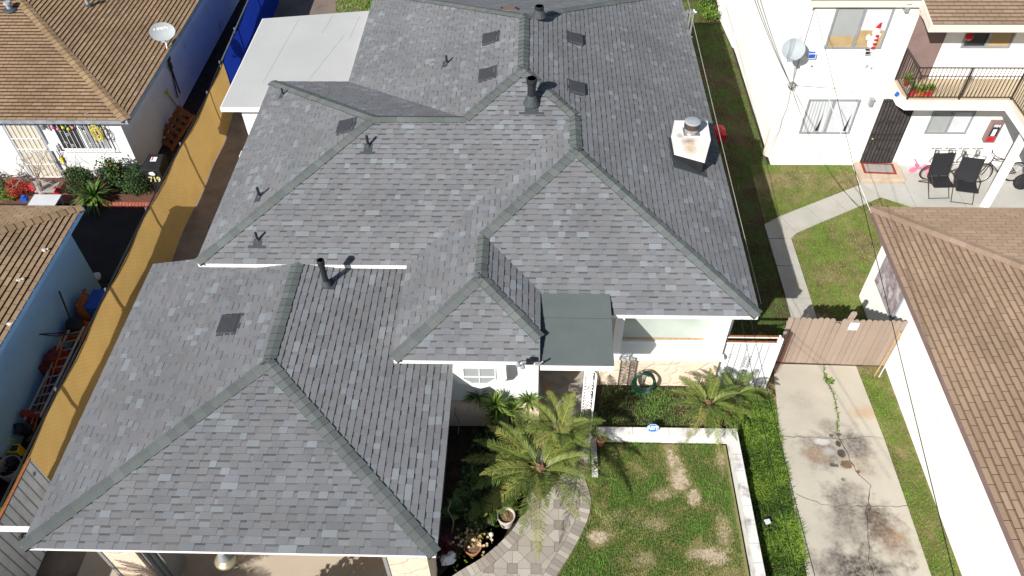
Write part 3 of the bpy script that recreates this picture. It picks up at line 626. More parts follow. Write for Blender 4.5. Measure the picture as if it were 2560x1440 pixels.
# walls
q = MB(); q.prism([(-7.4, 13.2), (-2.5, 13.2), (-2.5, 10.45), (.14, 10.45), (.14, 12.2), (1.67, 12.2), (1.67, 11.9), (4.6, 11.9), (4.6, 25.5), (-5.1, 25.5), (-5.1, 19.95), (-7.4, 19.95)], 0, E0-.132); q.build('wall', 'stucco', house)
q = MB(); q.prism([(-2.52, 10.37), (.17, 10.37), (.17, 11.2), (.142, 11.2), (.142, 10.448), (-2.52, 10.448)], 0, .95); q.build('stone_veneer', 'stone', house); q = MB(); q.prism([(1.68, 11.48), (4.38, 11.48), (4.38, 11.899), (1.68, 11.899)], 0, 1.27); q.build('stone_veneer', 'stone', house)
# front window: ledge, posts, frame, glass
box1('window_sill', 'white', (1.66, 11.40, 1.271), (4.44, 11.899, 1.40), house)
q = MB(); q.box((1.84, 11.46, 1.401), (2.04, 11.898, 2.868)); q.build('window_post', 'white', house); q = MB(); q.box((4.06, 11.46, 1.401), (4.38, 11.898, 2.868)); q.build('window_post', 'white', house)
w_ = box1('window', 'white', (2.05, 11.80, 1.402), (4.05, 11.897, 1.46), house)
q = MB(); q.face([(2.042, 11.86, 1.46), (4.058, 11.86, 1.46), (4.058, 11.86, 2.866), (2.042, 11.86, 2.866)]); q.build('pane', 'curtain', w_)
q = MB(); q.box((2.10, 11.85, 1.50), (4.0, 11.858, 1.565)); q.build('wood_rail', 'wood', w_)
# projecting box window on the white wall
bw = MB(); prof = [(-.56, .42), (-.58, .06), (-.48, -.12), (-.28, -.18), (0, -.30), (.28, -.18), (.48, -.12), (.58, .06), (.56, .42)]
cx_, cz_ = -1.12, 2.17
bw.faces([V((cx_+x, y, cz_+z)) for y in (10.449, 10.12) for x, z in prof], [tuple(range(9, 18))]+[(i, (i+1) % 9, 9+(i+1) % 9, 9+i) for i in range(9)]); bwo = bw.build('box_window', 'white', house)
gl = [(-.34, .42), (-.34, .06), (-.16, -.10), (.16, -.10), (.34, .06), (.34, .42)]
q = MB(); q.face([(cx_+x, 10.112, cz_+z) for x, z in gl]); q.build('pane', 'glass_pale', bwo)
q = MB(); q.tube([(cx_, 10.105, cz_-.1), (cx_, 10.105, cz_+.42)], .012, 6); q.tube([(cx_-.34, 10.105, cz_+.14), (cx_+.34, 10.105, cz_+.14)], .012, 6); q.tube([(cx_+x, 10.105, cz_+z) for x, z in gl], .014, 6); q.build('muntins', 'white', bwo)
# flat porch roof in green rolled roofing
q = MB(); zf = lambda y: 2.93+(y-10.0)*.118
def slab(y0, y1, dz): q.faces([V((x, y, zf(y)+dz-t)) for t in (.05, 0) for x, y in ((xC+.002, y0), (1.69, y0), (1.69, y1), (xC+.002, y1))], [(0, 3, 2, 1), (4, 5, 6, 7), (0, 1, 5, 4), (1, 2, 6, 5), (2, 3, 7, 6), (3, 0, 4, 7)])
slab(9.985, 11.16, .02); slab(11.13, 11.93, .032); q.build('porch_roof', 'rolled', house)
q = MB(); zs = zf(11.13)+.0332; q.face([(xC+.003, 11.118, zs-.012), (1.689, 11.118, zs-.012), (1.689, 11.1295, zs-.010), (xC+.003, 11.1295, zs-.010)]); q.build('lap_seam', 'flash', house)
box1('fascia', 'white', (xC+.004, 9.985, 2.73), (1.685, 10.015, 2.895), house); box1('fascia', 'white', (1.655, 10.017, 2.73), (1.685, 11.3, 2.88), house)
box1('porch_ceiling', 'white', (xC+.004, 10.02, 2.76), (1.65, 12.19, 2.79), house)
q = MB(); dr_ = box1('front_door', 'brown_door', (.5, 12.13, .05), (1.45, 12.196, 2.1), house); box1('door_handle', 'brass', (.56, 12.10, 1.0), (.60, 12.129, 1.12), dr_)
# white wrought iron corner post
def scroll(q, c, r, ax, n=14, turns=1.4, th=.009, ph=0):
    pts = []
    for i in range(n+1):
        t = i/n; a = ph+turns*2*math.pi*t; rr = r*(1-.65*t); pts.append(V(c)+V(ax)*rr*math.cos(a)+V((0, 0, 1))*rr*math.sin(a))
    q.tube(pts, th, 5)
q = MB(); cx0, cy0 = 1.33, 10.06
for ax in (V((1, 0, 0)), V((0, 1, 0))):
    c = V((cx0, cy0, 0))
    for k in (0, 1): p = c-ax*.22*k; q.box((p.x-.014, p.y-.014, .03), (p.x+.014, p.y+.014, 2.755))
    z = .2
    i = 0
    while z < 2.7:
        scroll(q, c-ax*.07+V((0, 0, z)), .05, ax, ph=i); scroll(q, c-ax*.15+V((0, 0, z+.05)), .05, -ax, ph=i+2)
        if i % 3 == 0: q.tube([c+V((0, 0, z+.08)), c-ax*.22+V((0, 0, z+.08))], .010, 5)
        z += .11; i += 1
q.build('porch_post', 'white', house)
# stone pillars, jambs and back wall of the open garage
q = MB(); q.box((-8.05, 6.30, 0), (-7.42, 6.85, 2.28)); q.build('stone_pillar', 'stone', house); q = MB(); q.box((-2.68, 6.30, 0), (-1.92, 6.85, 2.28)); q.build('stone_pillar', 'stone', house)
for a, b in (((-8.12, 6.28, 0), (-8.052, 6.9, 2.279)), ((-2.75, 6.28, 0), (-2.682, 6.9, 2.279)), ((-7.418, 6.36, 0), (-7.36, 6.9, 2.279)), ((-7.34, 6.45, 0), (-7.30, 6.95, 2.279)), ((-7.28, 6.52, 0), (-7.22, 7.0, 2.279))): box1('door_jamb', 'alu', a, b, house)
q = MB(); q.box((-8.9, 9.05, 0), (-2.1, 9.2, 2.28)); q.box((-2.1, 6.86, 0), (-1.95, 10.4, 2.28)); q.box((-8.9, 7.5, 0), (-8.75, 13.2, 2.28)); q.box((-8.74, 11.7, 0), (-7.41, 11.85, 2.28)); q.build('garage_wall', 'stucco', house)
M['seam'] = mat('lap_seam', (.42, .42, .42), .9, .05)
# flat roofed rear wing
wing = MB(); wing.prism([(-9.12, 19.32), (xU-.03, 19.32), (xU-.03, 25.0), (-9.12, 24.45)], 2.66, 2.80); 
wing.build('flat_roof', 'flatroof', house)
q = MB(); q.box((-9.13, 19.285, 2.655), (-7.84, 19.318, 2.79)); q.build('fascia', 'white', house)
q = MB(); q.box((-9.15, 19.29, 2.655), (-9.122, 24.46, 2.79)); q.build('fascia', 'white', house)
q = MB(); q.prism([(-8.72, 19.66), (-7.41, 19.66), (-7.41, 19.96), (-5.11, 19.96), (-5.11, 24.2), (-8.72, 24.1)], 0, 2.655); q.build('wall', 'stucco', house)
sd = box1('side_door', 'white_dirty', (-8.38, 19.60, .1), (-7.5, 19.655, 2.1), house)
q = MB(); [q.box((-8.34+i*.11, 19.588, .15), (-8.31+i*.11, 19.599, 2.05)) for i in range(8)]; q.build('door_rib', 'alu', sd)
q = MB(); 
for a, b in (((-5.9, 24.6), (-6.0, 23.2)), ((-7.9, 24.4), (-8.2, 20.6)), ((-6.8, 24.7), (-6.95, 23.5)), ((-6.9, 20.5), (-6.2, 23.4))):
    d = (V((*b, 0))-V((*a, 0))).normalized().cross(V((0, 0, 1)))*.007
    q.face([(a[0]-d.x, a[1]-d.y, 2.8045), (a[0]+d.x, a[1]+d.y, 2.8045), (b[0]+d.x, b[1]+d.y, 2.8045), (b[0]-d.x, b[1]-d.y, 2.8045)])
q.build('roof_seam', 'seam', house)

def on(u, v, k, **kw):
    z = 3.4
    for _ in range(12): p = at(u, v, z); z = pz(k, p.x, p.y, **kw)
    return at(u, v, z)
def rframe(p, k, s=s_):
    n = pn(k, s); a, b, c = PL[k]; upv = V((a, b, s)).normalized(); return frame(p, upv.cross(n), upv, n)   # x along eave, y up the slope
def roof_vent(u, v, k, w=.52, l=.40, m='vent_metal', **kw):
    F = rframe(on(u, v, k, **kw), k, kw.get('s', s_)); q = MB(); q.box((-w/2-.05, -l/2-.02, .005), (w/2+.05, l/2+.08, .018), F)
    q.faces([F @ V(p) for p in ((-w/2, -l/2, .012), (w/2, -l/2, .012), (w/2, l/2, .012), (-w/2, l/2, .012), (-w/2+.01, -l/2, .085), (w/2-.01, -l/2, .085), (w/2-.01, l/2-.02, .03), (-w/2+.01, l/2-.02, .03))], [(4, 5, 6, 7), (0, 1, 5, 4), (1, 2, 6, 5), (2, 3, 7, 6), (3, 0, 4, 7)])
    o = q.build('roof_vent', m, house)
    for sx in (-1, 1):
        q = MB(); q.faces([F @ V((sx*w*.40+dx, y, .087-.055*(y+l/2)/l+.002)) for dx, y in ((-.035, -l*.38), (.035, -l*.38), (.035, l*.1), (-.035, l*.1))], [(0, 1, 2, 3)]); q.build('louvre', 'flash', o)
roof_vent(573, 812, 'gL', **kw)
roof_vent(865, 317, 'L'); roof_vent(1225, 97, 'U'); roof_vent(1217, 187, 'U'); roof_vent(1438, 98, 'R'); roof_vent(1442, 221, 'R')
M['brown_vent'] = mat('brown_vent_paint', (.21, .14, .115), .6, .1)
roof_vent(1272, 26, 'B', m='brown_vent')
def pipe_vent(u, v, k, h, r, plate=(.2, .28), tee=0, cap=0, **kw):
    p = on(u, v, k, **kw); F = rframe(p, k, kw.get('s', s_)); q = MB(); w, l = plate
    q.tube([p-V((0, 0, .05)), p+V((0, 0, h))], r, 14)
    if cap: q.tube([p+V((0, 0, h-.10)), p+V((0, 0, h-.01)), p+V((0, 0, h))], [r*1.3, r*1.3, r*1.1], 14); q.tube([p+V((0, 0, h-.16)), p+V((0, 0, h-.13))], r*1.2, 14)
    o = q.build('vent_pipe', 'pipe', house, False)
    q = MB(); q.box((-w/2, -l*.75, .012), (w/2, l*.25, .022), F)
    if tee: q.box((-tee/2, -l*.75-.05, .011), (tee/2, -l*.75+.02, .021), F)
    q.lathe([(r*2.1, 0), (r*1.5, r*1.3), (r*1.05, r*2.4)], 14, Matrix.Translation(p+V((0, 0, .0)))); q.build('flashing', 'flash', o)
pipe_vent(817, 712, 'gR', .80, .065, (.28, .26), cap=1, **kw)
pipe_vent(645, 602, 'M', .26, .030, (.20, .20), .42); pipe_vent(921, 366, 'M', .32, .033, (.20, .24), .38)
pipe_vent(650, 493, 'L', .30, .033, (.34, .16)); pipe_vent(708, 238, 'L', .22, .028, (.3, .14)); pipe_vent(1117, 160, 'U', .26, .032, (.3, .16))
pipe_vent(1329, 258, 'M', .72, .105, (.34, .40), .62, cap=1); pipe_vent(1348, 40, 'B', .30, .10, (.34, .3), cap=1)
# brick-shaped chimney chase with painted metal lid
TZ = 3.68
top = [at(u, v, TZ) for u, v in ((1686, 301), (1769, 302), (1777, 350), (1762, 405), (1686, 384), (1678, 340))]
cc = sum(top, V((0, 0, 0)))/6
cp = at(1722, 345, TZ)
M['lid'] = spots_mat('painted_chimney_lid', (.74, .73, .70), [(cp.x-.02, cp.y-.12, .26, .2, (.30, .13, .045), 1, .8), (cp.x-.03, cp.y-.42, .2, .34, (.58, .36, .15), .9, .8), (cp.x-.22, cp.y+.1, .12, .14, (.30, .15, .07), .8, .7)], .6)
q = MB(); ins = [cc+(p-cc)*.93 for p in top]; q.prism([(p.x, p.y) for p in ins], 3.15, TZ-.03); ch = q.build('chimney', 'black', house)
q = MB(); q.prism([(p.x, p.y) for p in top], TZ-.032, TZ); q.build('chimney_lid', 'lid', ch)
F = rframe(on(1722, 395, 'R'), 'R'); q = MB(); q.box((-.62, -.42, .012), (.62, .52, .022), F); q.build('flashing', 'flash', ch)
fc = at(1727, 331, TZ)
q = MB(); q.box((fc.x-.20, fc.y-.17, TZ), (fc.x+.20, fc.y+.17, TZ+.03)); q.lathe([(.165, .03), (.165, .16), (.18, .165), (.18, .17)], 28, Matrix.Translation((fc.x, fc.y, TZ))); q.build('flue', 'metal', ch, False)
q = MB(); q.lathe([(.20, .17), (.205, .33)], 28, Matrix.Translation((fc.x, fc.y, TZ))); q.build('flue_band', 'band_metal', ch)
q = MB(); q.lathe([(.205, .331), (.205, .345), (.17, .36), (.05, .375)], 28, Matrix.Translation((fc.x, fc.y, TZ))); q.build('flue_cap', 'gray', ch)

# lamp hanging under the garage eave
lp = at(566, 1398, 2.0)
t = thing('pendant_lamp', (lp.x, lp.y, 2.24), 'brass dish shaped lamp hanging under the garage eave above the concrete floor', 'lamp')
q = MB(); q.lathe([(.02, .0), (.20, .03), (.215, .07), (.17, .10), (.06, .13), (.04, .2)], 24, Matrix.Translation((lp.x, lp.y, 1.93))); q.build('lamp_shade', 'brass', t, True)
q = MB(); q.lathe([(.13, .0), (.075, .22)], 20, Matrix.Translation((lp.x-.02, lp.y+.02, 2.05))); q.build('bracket', 'alu', t)
q = MB(); q.tube([V((lp.x+.1, lp.y-.1, 1.95))+V((.09*math.cos(a)+.05*a/6, .05*math.sin(a)-.02*a/6, -.03)) for a in [i*.5 for i in range(18)]], .007, 5); q.build('cord', 'cable', t)
# floodlight on the porch fascia corner
fl = aty(1325, 908, 9.93); t = thing('flood_light', fl, 'black motion floodlight with two round lamp heads on the white porch fascia corner', 'floodlight')
q = MB(); q.box((fl.x-.08, fl.y-.04, fl.z), (fl.x+.08, fl.y+.04, fl.z+.11)); q.build('body', 'black', t)
q = MB()
for dx in (-.15, -.24): q.lathe([(.03, 0), (.05, .04), (.05, .09), (.01, .095)], 12, Matrix.Translation((fl.x+dx, fl.y-.02, fl.z+.0+(.05 if dx < -.2 else -.02))) @ Matrix.Rotation(R_(100), 4, 'X')); q.tube([(fl.x, fl.y, fl.z+.05), (fl.x+dx, fl.y, fl.z+.03)], .012, 6)
q.build('lamp_head', 'gray', t)
q = MB(); q.box((fl.x+.1, fl.y-.05, fl.z-.01), (fl.x+.2, fl.y+.0, fl.z+.05)); q.tube([(fl.x+.2, fl.y-.03, fl.z+.02), (fl.x+.27, fl.y-.03, fl.z+.12)], .018, 8); q.build('sensor', 'alu', t)

# ------------------------------------------------------------------ west neighbours
def hipz(c, E, s, sx, sy):     # plane heights of a hipped corner: c = eave corner, sx/sy = inward direction
    return (lambda x, y: E+s*(x-c[0])*sx), (lambda x, y: E+s*(y-c[1])*sy)
h1 = thing('tan_roof_house', (-16, 26, 0), 'white and pale blue house with tan shingle roof and barred window, upper left', 'house')
c1 = (-11.93, 19.07); E1, s1 = 2.5, .28
fx, fy = hipz(c1, E1, s1, -1, 1)
D = 7
q = MB()
shingles(q, [V((c1[0]+.02, c1[1]-.02, E1)), V((c1[0]-D, c1[1]+D, E1+s1*D)), V((c1[0]-D-6, c1[1]+D, E1+s1*D)), V((c1[0]-D-6, c1[1]-.02, E1))], 'tab', .135, 41)
shingles(q, [V((c1[0]+.02, c1[1]-.02, E1)), V((c1[0]+.02, c1[1]+16, E1)), V((c1[0]-D, c1[1]+16, E1+s1*D)), V((c1[0]-D, c1[1]+D, E1+s1*D))], 'tab', .135, 42)
q.build('roof', 'tan_shingle', h1)
M['tan_cap'] = tone_mat('tan_cap', [(0, (.12, .07, .035)), (.15, (.24, .16, .09)), (1, (.30, .21, .125))], grain=.2, gscale=70)
q = MB(); caps(q, (c1[0], c1[1], E1), (c1[0]-D, c1[1]+D, E1+s1*D), V((0, -s1, 1)).normalized(), V((s1, 0, 1)).normalized(), .15, .2, 5); q.build('ridge_cap', 'tan_cap', h1)
q = MB(); q.box((-26, c1[1]-.03, E1-.12), (c1[0]+.0, c1[1], E1-.006)); q.build('fascia', 'gutter', h1)
q = MB(); q.box((c1[0]+.001, c1[1]-.03, E1-.13), (c1[0]+.03, c1[1]+16, E1-.006)); q.build('fascia', 'blue_trim', h1)
q = MB(); q.box((-26, c1[1]+.01, E1-.12), (c1[0]-.01, c1[1]+16, E1-.09)); q.build('soffit', 'blue_trim', h1)
WX, WY = -12.42, 19.45
q = MB(); q.prism([(WX, WY+.03), (WX, 34), (-26, 34), (-26, WY+.03)], 0, E1-.121); q.build('wall', 'palewall', h1)
box1('front_wall', 'stucco', (-26, WY, 0), (WX+.002, WY+.029, E1-.1215), h1)
# security door
dx0, dx1 = aty(10.8, 311, WY).x, aty(84, 311, WY).x; dz1 = aty(40, 311, WY).z
dx0, dx1, dz1 = -15.93, -15.02, 2.14
sdo = box1('security_door', 'door_cream', (dx0, WY-.04, .1), (dx1, WY-.002, dz1), h1)
q = MB(); n_ = 6
for i in range(n_+1):
    x = dx0+(dx1-dx0)*i/n_; q.box((x-.007, WY-.075, .1), (x+.007, WY-.060, dz1))
for z in (.11, .62, 1.2, 1.6, dz1-.02): q.box((dx0, WY-.09, z-.012), (dx1, WY-.075, z+.012))
for i in range(6): scroll(q, (dx0+.1+i*.14, WY-.08, 1.1), .05, (1 if i % 2 else -1, 0, 0), th=.007)
q.build('door_bars', 'white', sdo)
q = MB(); q.box((dx0-.09, WY-.06, .05), (dx0-.012, WY-.003, dz1+.07)); q.box((dx1+.012, WY-.06, .05), (dx1+.09, WY-.003, dz1+.07)); q.build('door_frame', 'gray', sdo)
# barred window
wx0, wx1, wz0, wz1 = -14.5, -12.95, 1.2, 2.22
wi = box1('window', 'dark', (wx0, WY-.02, wz0), (wx1, WY-.002, wz1), h1)
q = MB(); m_ = (wx0+wx1)/2
for a, b in (((wx0-.04, wz0-.04), (wx1+.04, wz0)), ((wx0-.04, wz1), (wx1+.04, wz1+.04)), ((wx0-.04, wz0), (wx0, wz1)), ((wx1, wz0), (wx1+.04, wz1)), ((m_-.03, wz0), (m_+.03, wz1))): q.box((a[0], WY-.04, a[1]), (b[0], WY-.0205, b[1]))
q.build('window_frame', 'white', wi)
q = MB()
for i in range(6): x = m_+.08+i*.11; q.face([(x, WY-.023, wz0), (x+.07, WY-.023, wz0), (x+.06, WY-.023, wz1), (x+.01, WY-.023, wz1)])
q.build('curtain', 'gray', wi)
q = MB(); yb = WY-.14
for i in range(13): x = wx0-.05+(wx1-wx0+.1)*i/12; q.box((x-.0055, yb, wz0-.06), (x+.0055, yb+.010, wz1+.04))
for z in (wz0-.03, wz1-.02): q.box((wx0-.08, yb-.014, z-.01), (wx1+.08, yb, z+.01))
for i, (x, z) in enumerate([(wx0+.25, wz0+.3), (wx0+.25, wz0+.75), (wx0+.42, wz0+.2), (wx0+.42, wz0+.6), (wx0+1.0, wz0+.25), (wx0+1.0, wz0+.7), (wx0+1.2, wz0+.25), (wx0+1.2, wz0+.62)]): scroll(q, (x, yb-.01, z), .06, (1 if i % 2 else -1, 0, 0), th=.004)
q.build('window_bars', 'white', wi)
for i, (x, m) in enumerate(((.12, 'pink'), (.27, 'pink'), (.44, 'lime'), (.58, 'lime'), (.73, 'pink'))):
    o = MB(); o.blob((wx0+x, yb-.06, wz1-.12-(.05 if i % 2 else 0)), .05, i, 10, 6, 0); tag(o.build('hanging_ball', m, smooth=True), ['pale pink ball hung first from the left on the barred window', 'pink ball hung second from the left on the barred window', 'lime green ball hung low on the barred window', 'lime green ball hung high on the barred window', 'rose pink ball hung rightmost on the barred window'][i], 'ornament', 'balls hung on the barred window')
q = MB(); r = random.Random(3)
for k in range(9):
    c = V((wx1-.15+r.uniform(-.05, .05), yb-.05, wz1-.22+r.uniform(-.06, .06))); q.tube([c+V((.12*math.cos(a)*(1+k*.03), -.01*k, .2*math.sin(a)-.05*k*.3)) for a in [i*.55 for i in range(12)]], .008, 5)
tag(q.build('hose_coil', 'yellow'), 'tangled yellow cord coil hanging on the corner of the barred window', 'cord')
q = MB(); q.box((-14.86, WY-.16, 1.2), (-14.62, WY-.01, 1.38)); q.prism([(-14.87, WY-.17), (-14.61, WY-.17), (-14.61, WY-.01), (-14.87, WY-.01)], 1.382, 1.40); tag(q.build('mailbox', 'white'), 'white mailbox on the wall between security door and barred window', 'mailbox')
q = MB(); q.lathe([(.02, 0), (.07, .05), (.08, .2), (.03, .28)], 8, Matrix.Translation((-14.72, WY-.12, 1.95))); q.tube([(-14.72, WY, 2.2), (-14.72, WY-.12, 2.25)], .015, 6); tag(q.build('wall_lantern', 'alu'), 'small silver lantern on the white wall above the mailbox', 'wall lamp')
# roof fittings of this house
def on1(u, v, pl):
    z = 3
    for _ in range(15): p = at(u, v, z); z = (fx if pl == 'x' else fy)(p.x, p.y)
    return at(u, v, z)
for (u, v, pl, m, h, r_) in ((27, 25, 'y', 'gray', .25, .09), (222, 15, 'x', 'gray', .3, .05)):
    p = on1(u, v, pl); q = MB(); q.tube([p, p+V((0, 0, h))], [r_, r_], 12); q.lathe([(r_*1.4, 0), (r_*1.4, .03), (r_*1.2, .08)], 12, Matrix.Translation(p+V((0, 0, h-.05)))); o = q.build('vent_pipe', m, h1)
    q = MB(); q.lathe([(r_*2.6, .01), (r_*2.3, .04), (r_*1.2, .07)], 14, Matrix.Translation(p)); q.build('flashing', 'flash', o)
def dish_obj(name, label, c, nrm, rx, ry, foot, m='dish', txt=None):
    t = thing(name, foot, label, 'satellite dish'); nrm = V(nrm).normalized(); xa = V((0, 0, 1)).cross(nrm).normalized(); ya = nrm.cross(xa)
    F = frame(c, xa, ya, nrm); q = MB(); n = 28; rings = 5; vs = []
    for j in range(rings+1):
        for i in range(n): a = 2*math.pi*i/n; k = j/rings; vs.append(F @ V((rx*k*math.cos(a), ry*k*math.sin(a), .10*k*k)))
    fs = [(j*n+i, j*n+(i+1) % n, (j+1)*n+(i+1) % n, (j+1)*n+i) for j in range(rings) for i in range(n)]
    q.faces(vs, fs); q.faces([v-nrm*.012 for v in vs], [f[::-1] for f in fs]); o = q.build('reflector', m, t, True)
    if txt: text(txt, .105, F @ Matrix.Translation((.0, ry*.35, .035)), 'white', o, bold=.004); q = MB(); q.blob(F @ V((-rx*.55, ry*.35, .05)), .03, 1, 8, 5, 0); q.build('emblem', 'white', o)
    q = MB(); q.tube([F @ V((0, -ry*.2, -.01)), F @ V((0, -ry*.2, -.14)), V(foot)], .022, 8); q.build('mast', 'metal', t)
    q = MB(); e = F @ V((0, -ry*1.1, rx*.85)); q.tube([F @ V((0, -ry*.95, .0)), e], .012, 6); q.box((-.07, -.03, -.03), (.07, .03, .03), Matrix.Translation(e)); q.build('receiver_arm', 'gray', t)
    return t
foot = on1(418, 122, 'x')
dc = at(407, 80, 3.02); dish_obj('satellite_dish', 'oval gray satellite dish with white lettering at the eave of the tan roofed house', dc, (.25, -.78, .55), .40, .29, foot, txt='DIRECTV')
q = MB(); r = random.Random(8)
for (u, v, pl) in ((220, 285, 'y'), (345, 187, 'x'), (247, 200, 'x')):
    p = on1(u, v, pl)
    for k in range(9): a = r.uniform(0, 6.28); c = p+V((r.gauss(0, .06), r.gauss(0, .05), .03)); q.face([c, c+V((math.cos(a), math.sin(a), .2))*.06, c+V((math.cos(a+1), math.sin(a+1), .1))*.05], r.random())
tag(q.build('dry_leaves', 'twig'), 'little heaps of dry leaves lying on the tan shingles', 'leaves', kind='stuff')
# tools leaning on the east wall of this house
def tool(name, label, cat, ub, vb, ut, vt, m, head, hm, hung=False):
    b = atx(ub, vb, WX+.07) if hung else at(ub, vb, .02); tp = atx(ut, vt, WX+.05); t = thing(name, b, label, cat); q = MB(); q.tube([b, tp], .022, 6); q.build('handle', m, t); q = MB(); head(q, b, tp); q.build('head', hm, t)
def spade(q, b, tp):
    d = (tp-b).normalized(); F = frame(tp, (0, 1, 0), V((0, 1, 0)).cross(d).cross((0, 1, 0)) if False else d, V((0, 1, 0)).cross(d)); q.prism([(-.11, 0), (.11, 0), (.12, .22), (0, .32), (-.12, .22)], -.01, .01, F)
tool('shovel', 'dark shovel leaning blade up against the pale blue side wall, the higher one', 'shovel', 444, 244, 424, 152, 'cable', spade, 'black', True)
tool('shovel', 'second dark shovel with square blade leaning against the pale blue side wall', 'shovel', 450, 232, 430, 175, 'cable', spade, 'vent_metal', True)
def rake(q, b, tp):
    d = (tp-b).normalized(); [q.tube([tp, tp+d*.28+V((0, (k-3)*.05, 0))], .008, 5) for k in range(7)]
tool('leaf_rake', 'green leaf rake leaning against the pale blue side wall below the shovels', 'rake', 455, 283, 424, 240, 'wood', rake, 'lime')
b_ = at(455, 292, 0); q = MB(); q.lathe([(.11, 0), (.15, .3), (.155, .31), (.13, .3), (.10, .05)], 16, Matrix.Translation(b_)); tag(q.build('bucket', 'gray', smooth=False), 'gray white bucket below the rake beside the pale blue wall', 'bucket')
# wooden lattice piece and black bin
t = thing('wooden_pallet', at(420, 350, 0), 'orange brown wooden pallet leaning on the pale wall behind the black bin', 'pallet')
pa, pb, pc_ = at(392, 352, .05), at(440, 385, .05), atx(420, 292, WX+.1)
ax = (pb-pa).normalized(); up_ = (pc_-(pa+pb)/2); up_ = (up_-ax*up_.dot(ax)).normalized(); F = frame(pa, ax, up_, ax.cross(up_)); q = MB()
[q.box((-.05, .05+i*.24, 0), (.85, .19+i*.24, .02), F) for i in range(6)]; q.build('slats', 'orange_wood', t)
q = MB(); [q.box((x, 0, -.09), (x+.09, 1.4, -.001), F) for x in (0, .36, .72)]; q.build('runners', 'orange_wood', t)
bc = at(395, 452, 0); bc = V((-11.62, 19.0, 0))
t = thing('trash_bin', bc, 'black wheeled trash bin with a white sticker and pale hand painted number', 'trash bin')
q = MB(); a, b = .27, .33
q.faces([bc+V(p) for p in ((-a*.8, -b*.8, .06), (a*.8, -b*.8, .06), (a*.8, b*.8, .06), (-a*.8, b*.8, .06), (-a, -b, 1.0), (a, -b, 1.0), (a, b, 1.0), (-a, b, 1.0))], [(3, 2, 1, 0), (0, 1, 5, 4), (1, 2, 6, 5), (2, 3, 7, 6), (3, 0, 4, 7)]); q.build('body', 'black', t)
q = MB(); q.faces([bc+V(p) for p in ((-a-.03, -b-.05, .99), (a+.03, -b-.05, .99), (a+.03, b+.03, .99), (-a-.03, b+.03, .99), (-a-.02, -b-.04, 1.03), (a+.02, -b-.04, 1.03), (a-.04, b-.02, 1.09), (-a+.04, b-.02, 1.09))], [(4, 5, 6, 7), (0, 1, 5, 4), (1, 2, 6, 5), (2, 3, 7, 6), (3, 0, 4, 7), (3, 2, 1, 0)]); ld = q.build('lid', 'black', t)
q = MB(); q.box((-.12, -.02, 0), (.06, .17, .004), Matrix.Translation(bc+V((.03, .0, 1.068))) @ Matrix.Rotation(.08, 4, 'X')); q.build('sticker', 'white', ld)
q = MB(); q.box((-.06, .0, 0), (-.02, .15, .004), Matrix.Translation(bc+V((.0, .01, 1.073))) @ Matrix.Rotation(.08, 4, 'X')); q.build('sticker', 'red', ld)
text('719', .24, frame(bc+V((.02, -b-.012, .62)), (1, 0, 0), (0, .12, 1), (0, -1, .12)), 'pale_paint', t, bold=.008)
q = MB(); q.blob(bc+V((.02, -b-.03, .86)), (.09, .012, .06), 3, 9, 6, .3); q.build('emblem', 'white', t)
q = MB(); [q.tube([bc+V((sx*.27, .27, .1)), bc+V((sx*.32, .27, .1))], .1, 16) for sx in (-1, 1)]; q.build('wheel', 'tyre', t)
# front garden of the tan roofed house
BX = -12.9
q = MB(); x = -13.3
while x < -10.75: q.box((x, 18.06, .0), (x+.085, 18.17, .12), Matrix.Identity(4)); x += .10
tag(q.build('brick_edging', 'brick'), 'row of small red bricks edging the mulch bed beside the dark driveway', 'edging')

def bush(name, label, c, rad, n, m, seed, leaf=.06, cat='bush', stem=True, flow=None, group=None):
    r = random.Random(seed); t = thing(name, (c[0], c[1], 0), label, cat, group); q = MB(); c = V(c); rx, ry, rz = rad
    cl = [V((r.gauss(0, .42), r.gauss(0, .42), r.gauss(0, .42))) for _ in range(9)]
    for i in range(n):
        k = r.choice(cl); p = k+V((r.gauss(0, .26), r.gauss(0, .26), r.gauss(0, .26)))
        if p.length > 1.15: p = p.normalized()*r.uniform(.8, 1.12)
        p = c+V((p.x*rx, p.y*ry, max(-c.z+.02, p.z*rz))); a = r.uniform(0, 6.28); e = r.uniform(-.5, 1.1); d = V((math.cos(a)*math.cos(e), math.sin(a)*math.cos(e), math.sin(e)))*leaf*r.uniform(.6, 1.3)
        w = d.cross(V((r.uniform(-1, 1), r.uniform(-1, 1), 1))).normalized()*leaf*.32; q.face([p, p+d*.5+w, p+d, p+d*.5-w], r.random())
    q.build('foliage', m, t)
    if stem:
        q = MB()
        for k in cl[:6]: q.tube([V((c.x, c.y, 0)), V((c.x, c.y, c.z*.5)), c+V((k.x*rx, k.y*ry, k.z*rz))*.9 if False else c+V((k.x*rx, k.y*ry, k.z*rz))], [.03, .02, .006], 5)
        q.build('stem', 'bark', t)
    if flow:
        q = MB()
        for _ in range(flow[1]): p = c+V((r.uniform(-1, 1)*rx, r.uniform(-1, .2)*ry, r.uniform(0, 1)*rz)); q.blob(p, .03, r.random(), 6, 4, .2)
        q.build('flowers', flow[0], t)
    return t
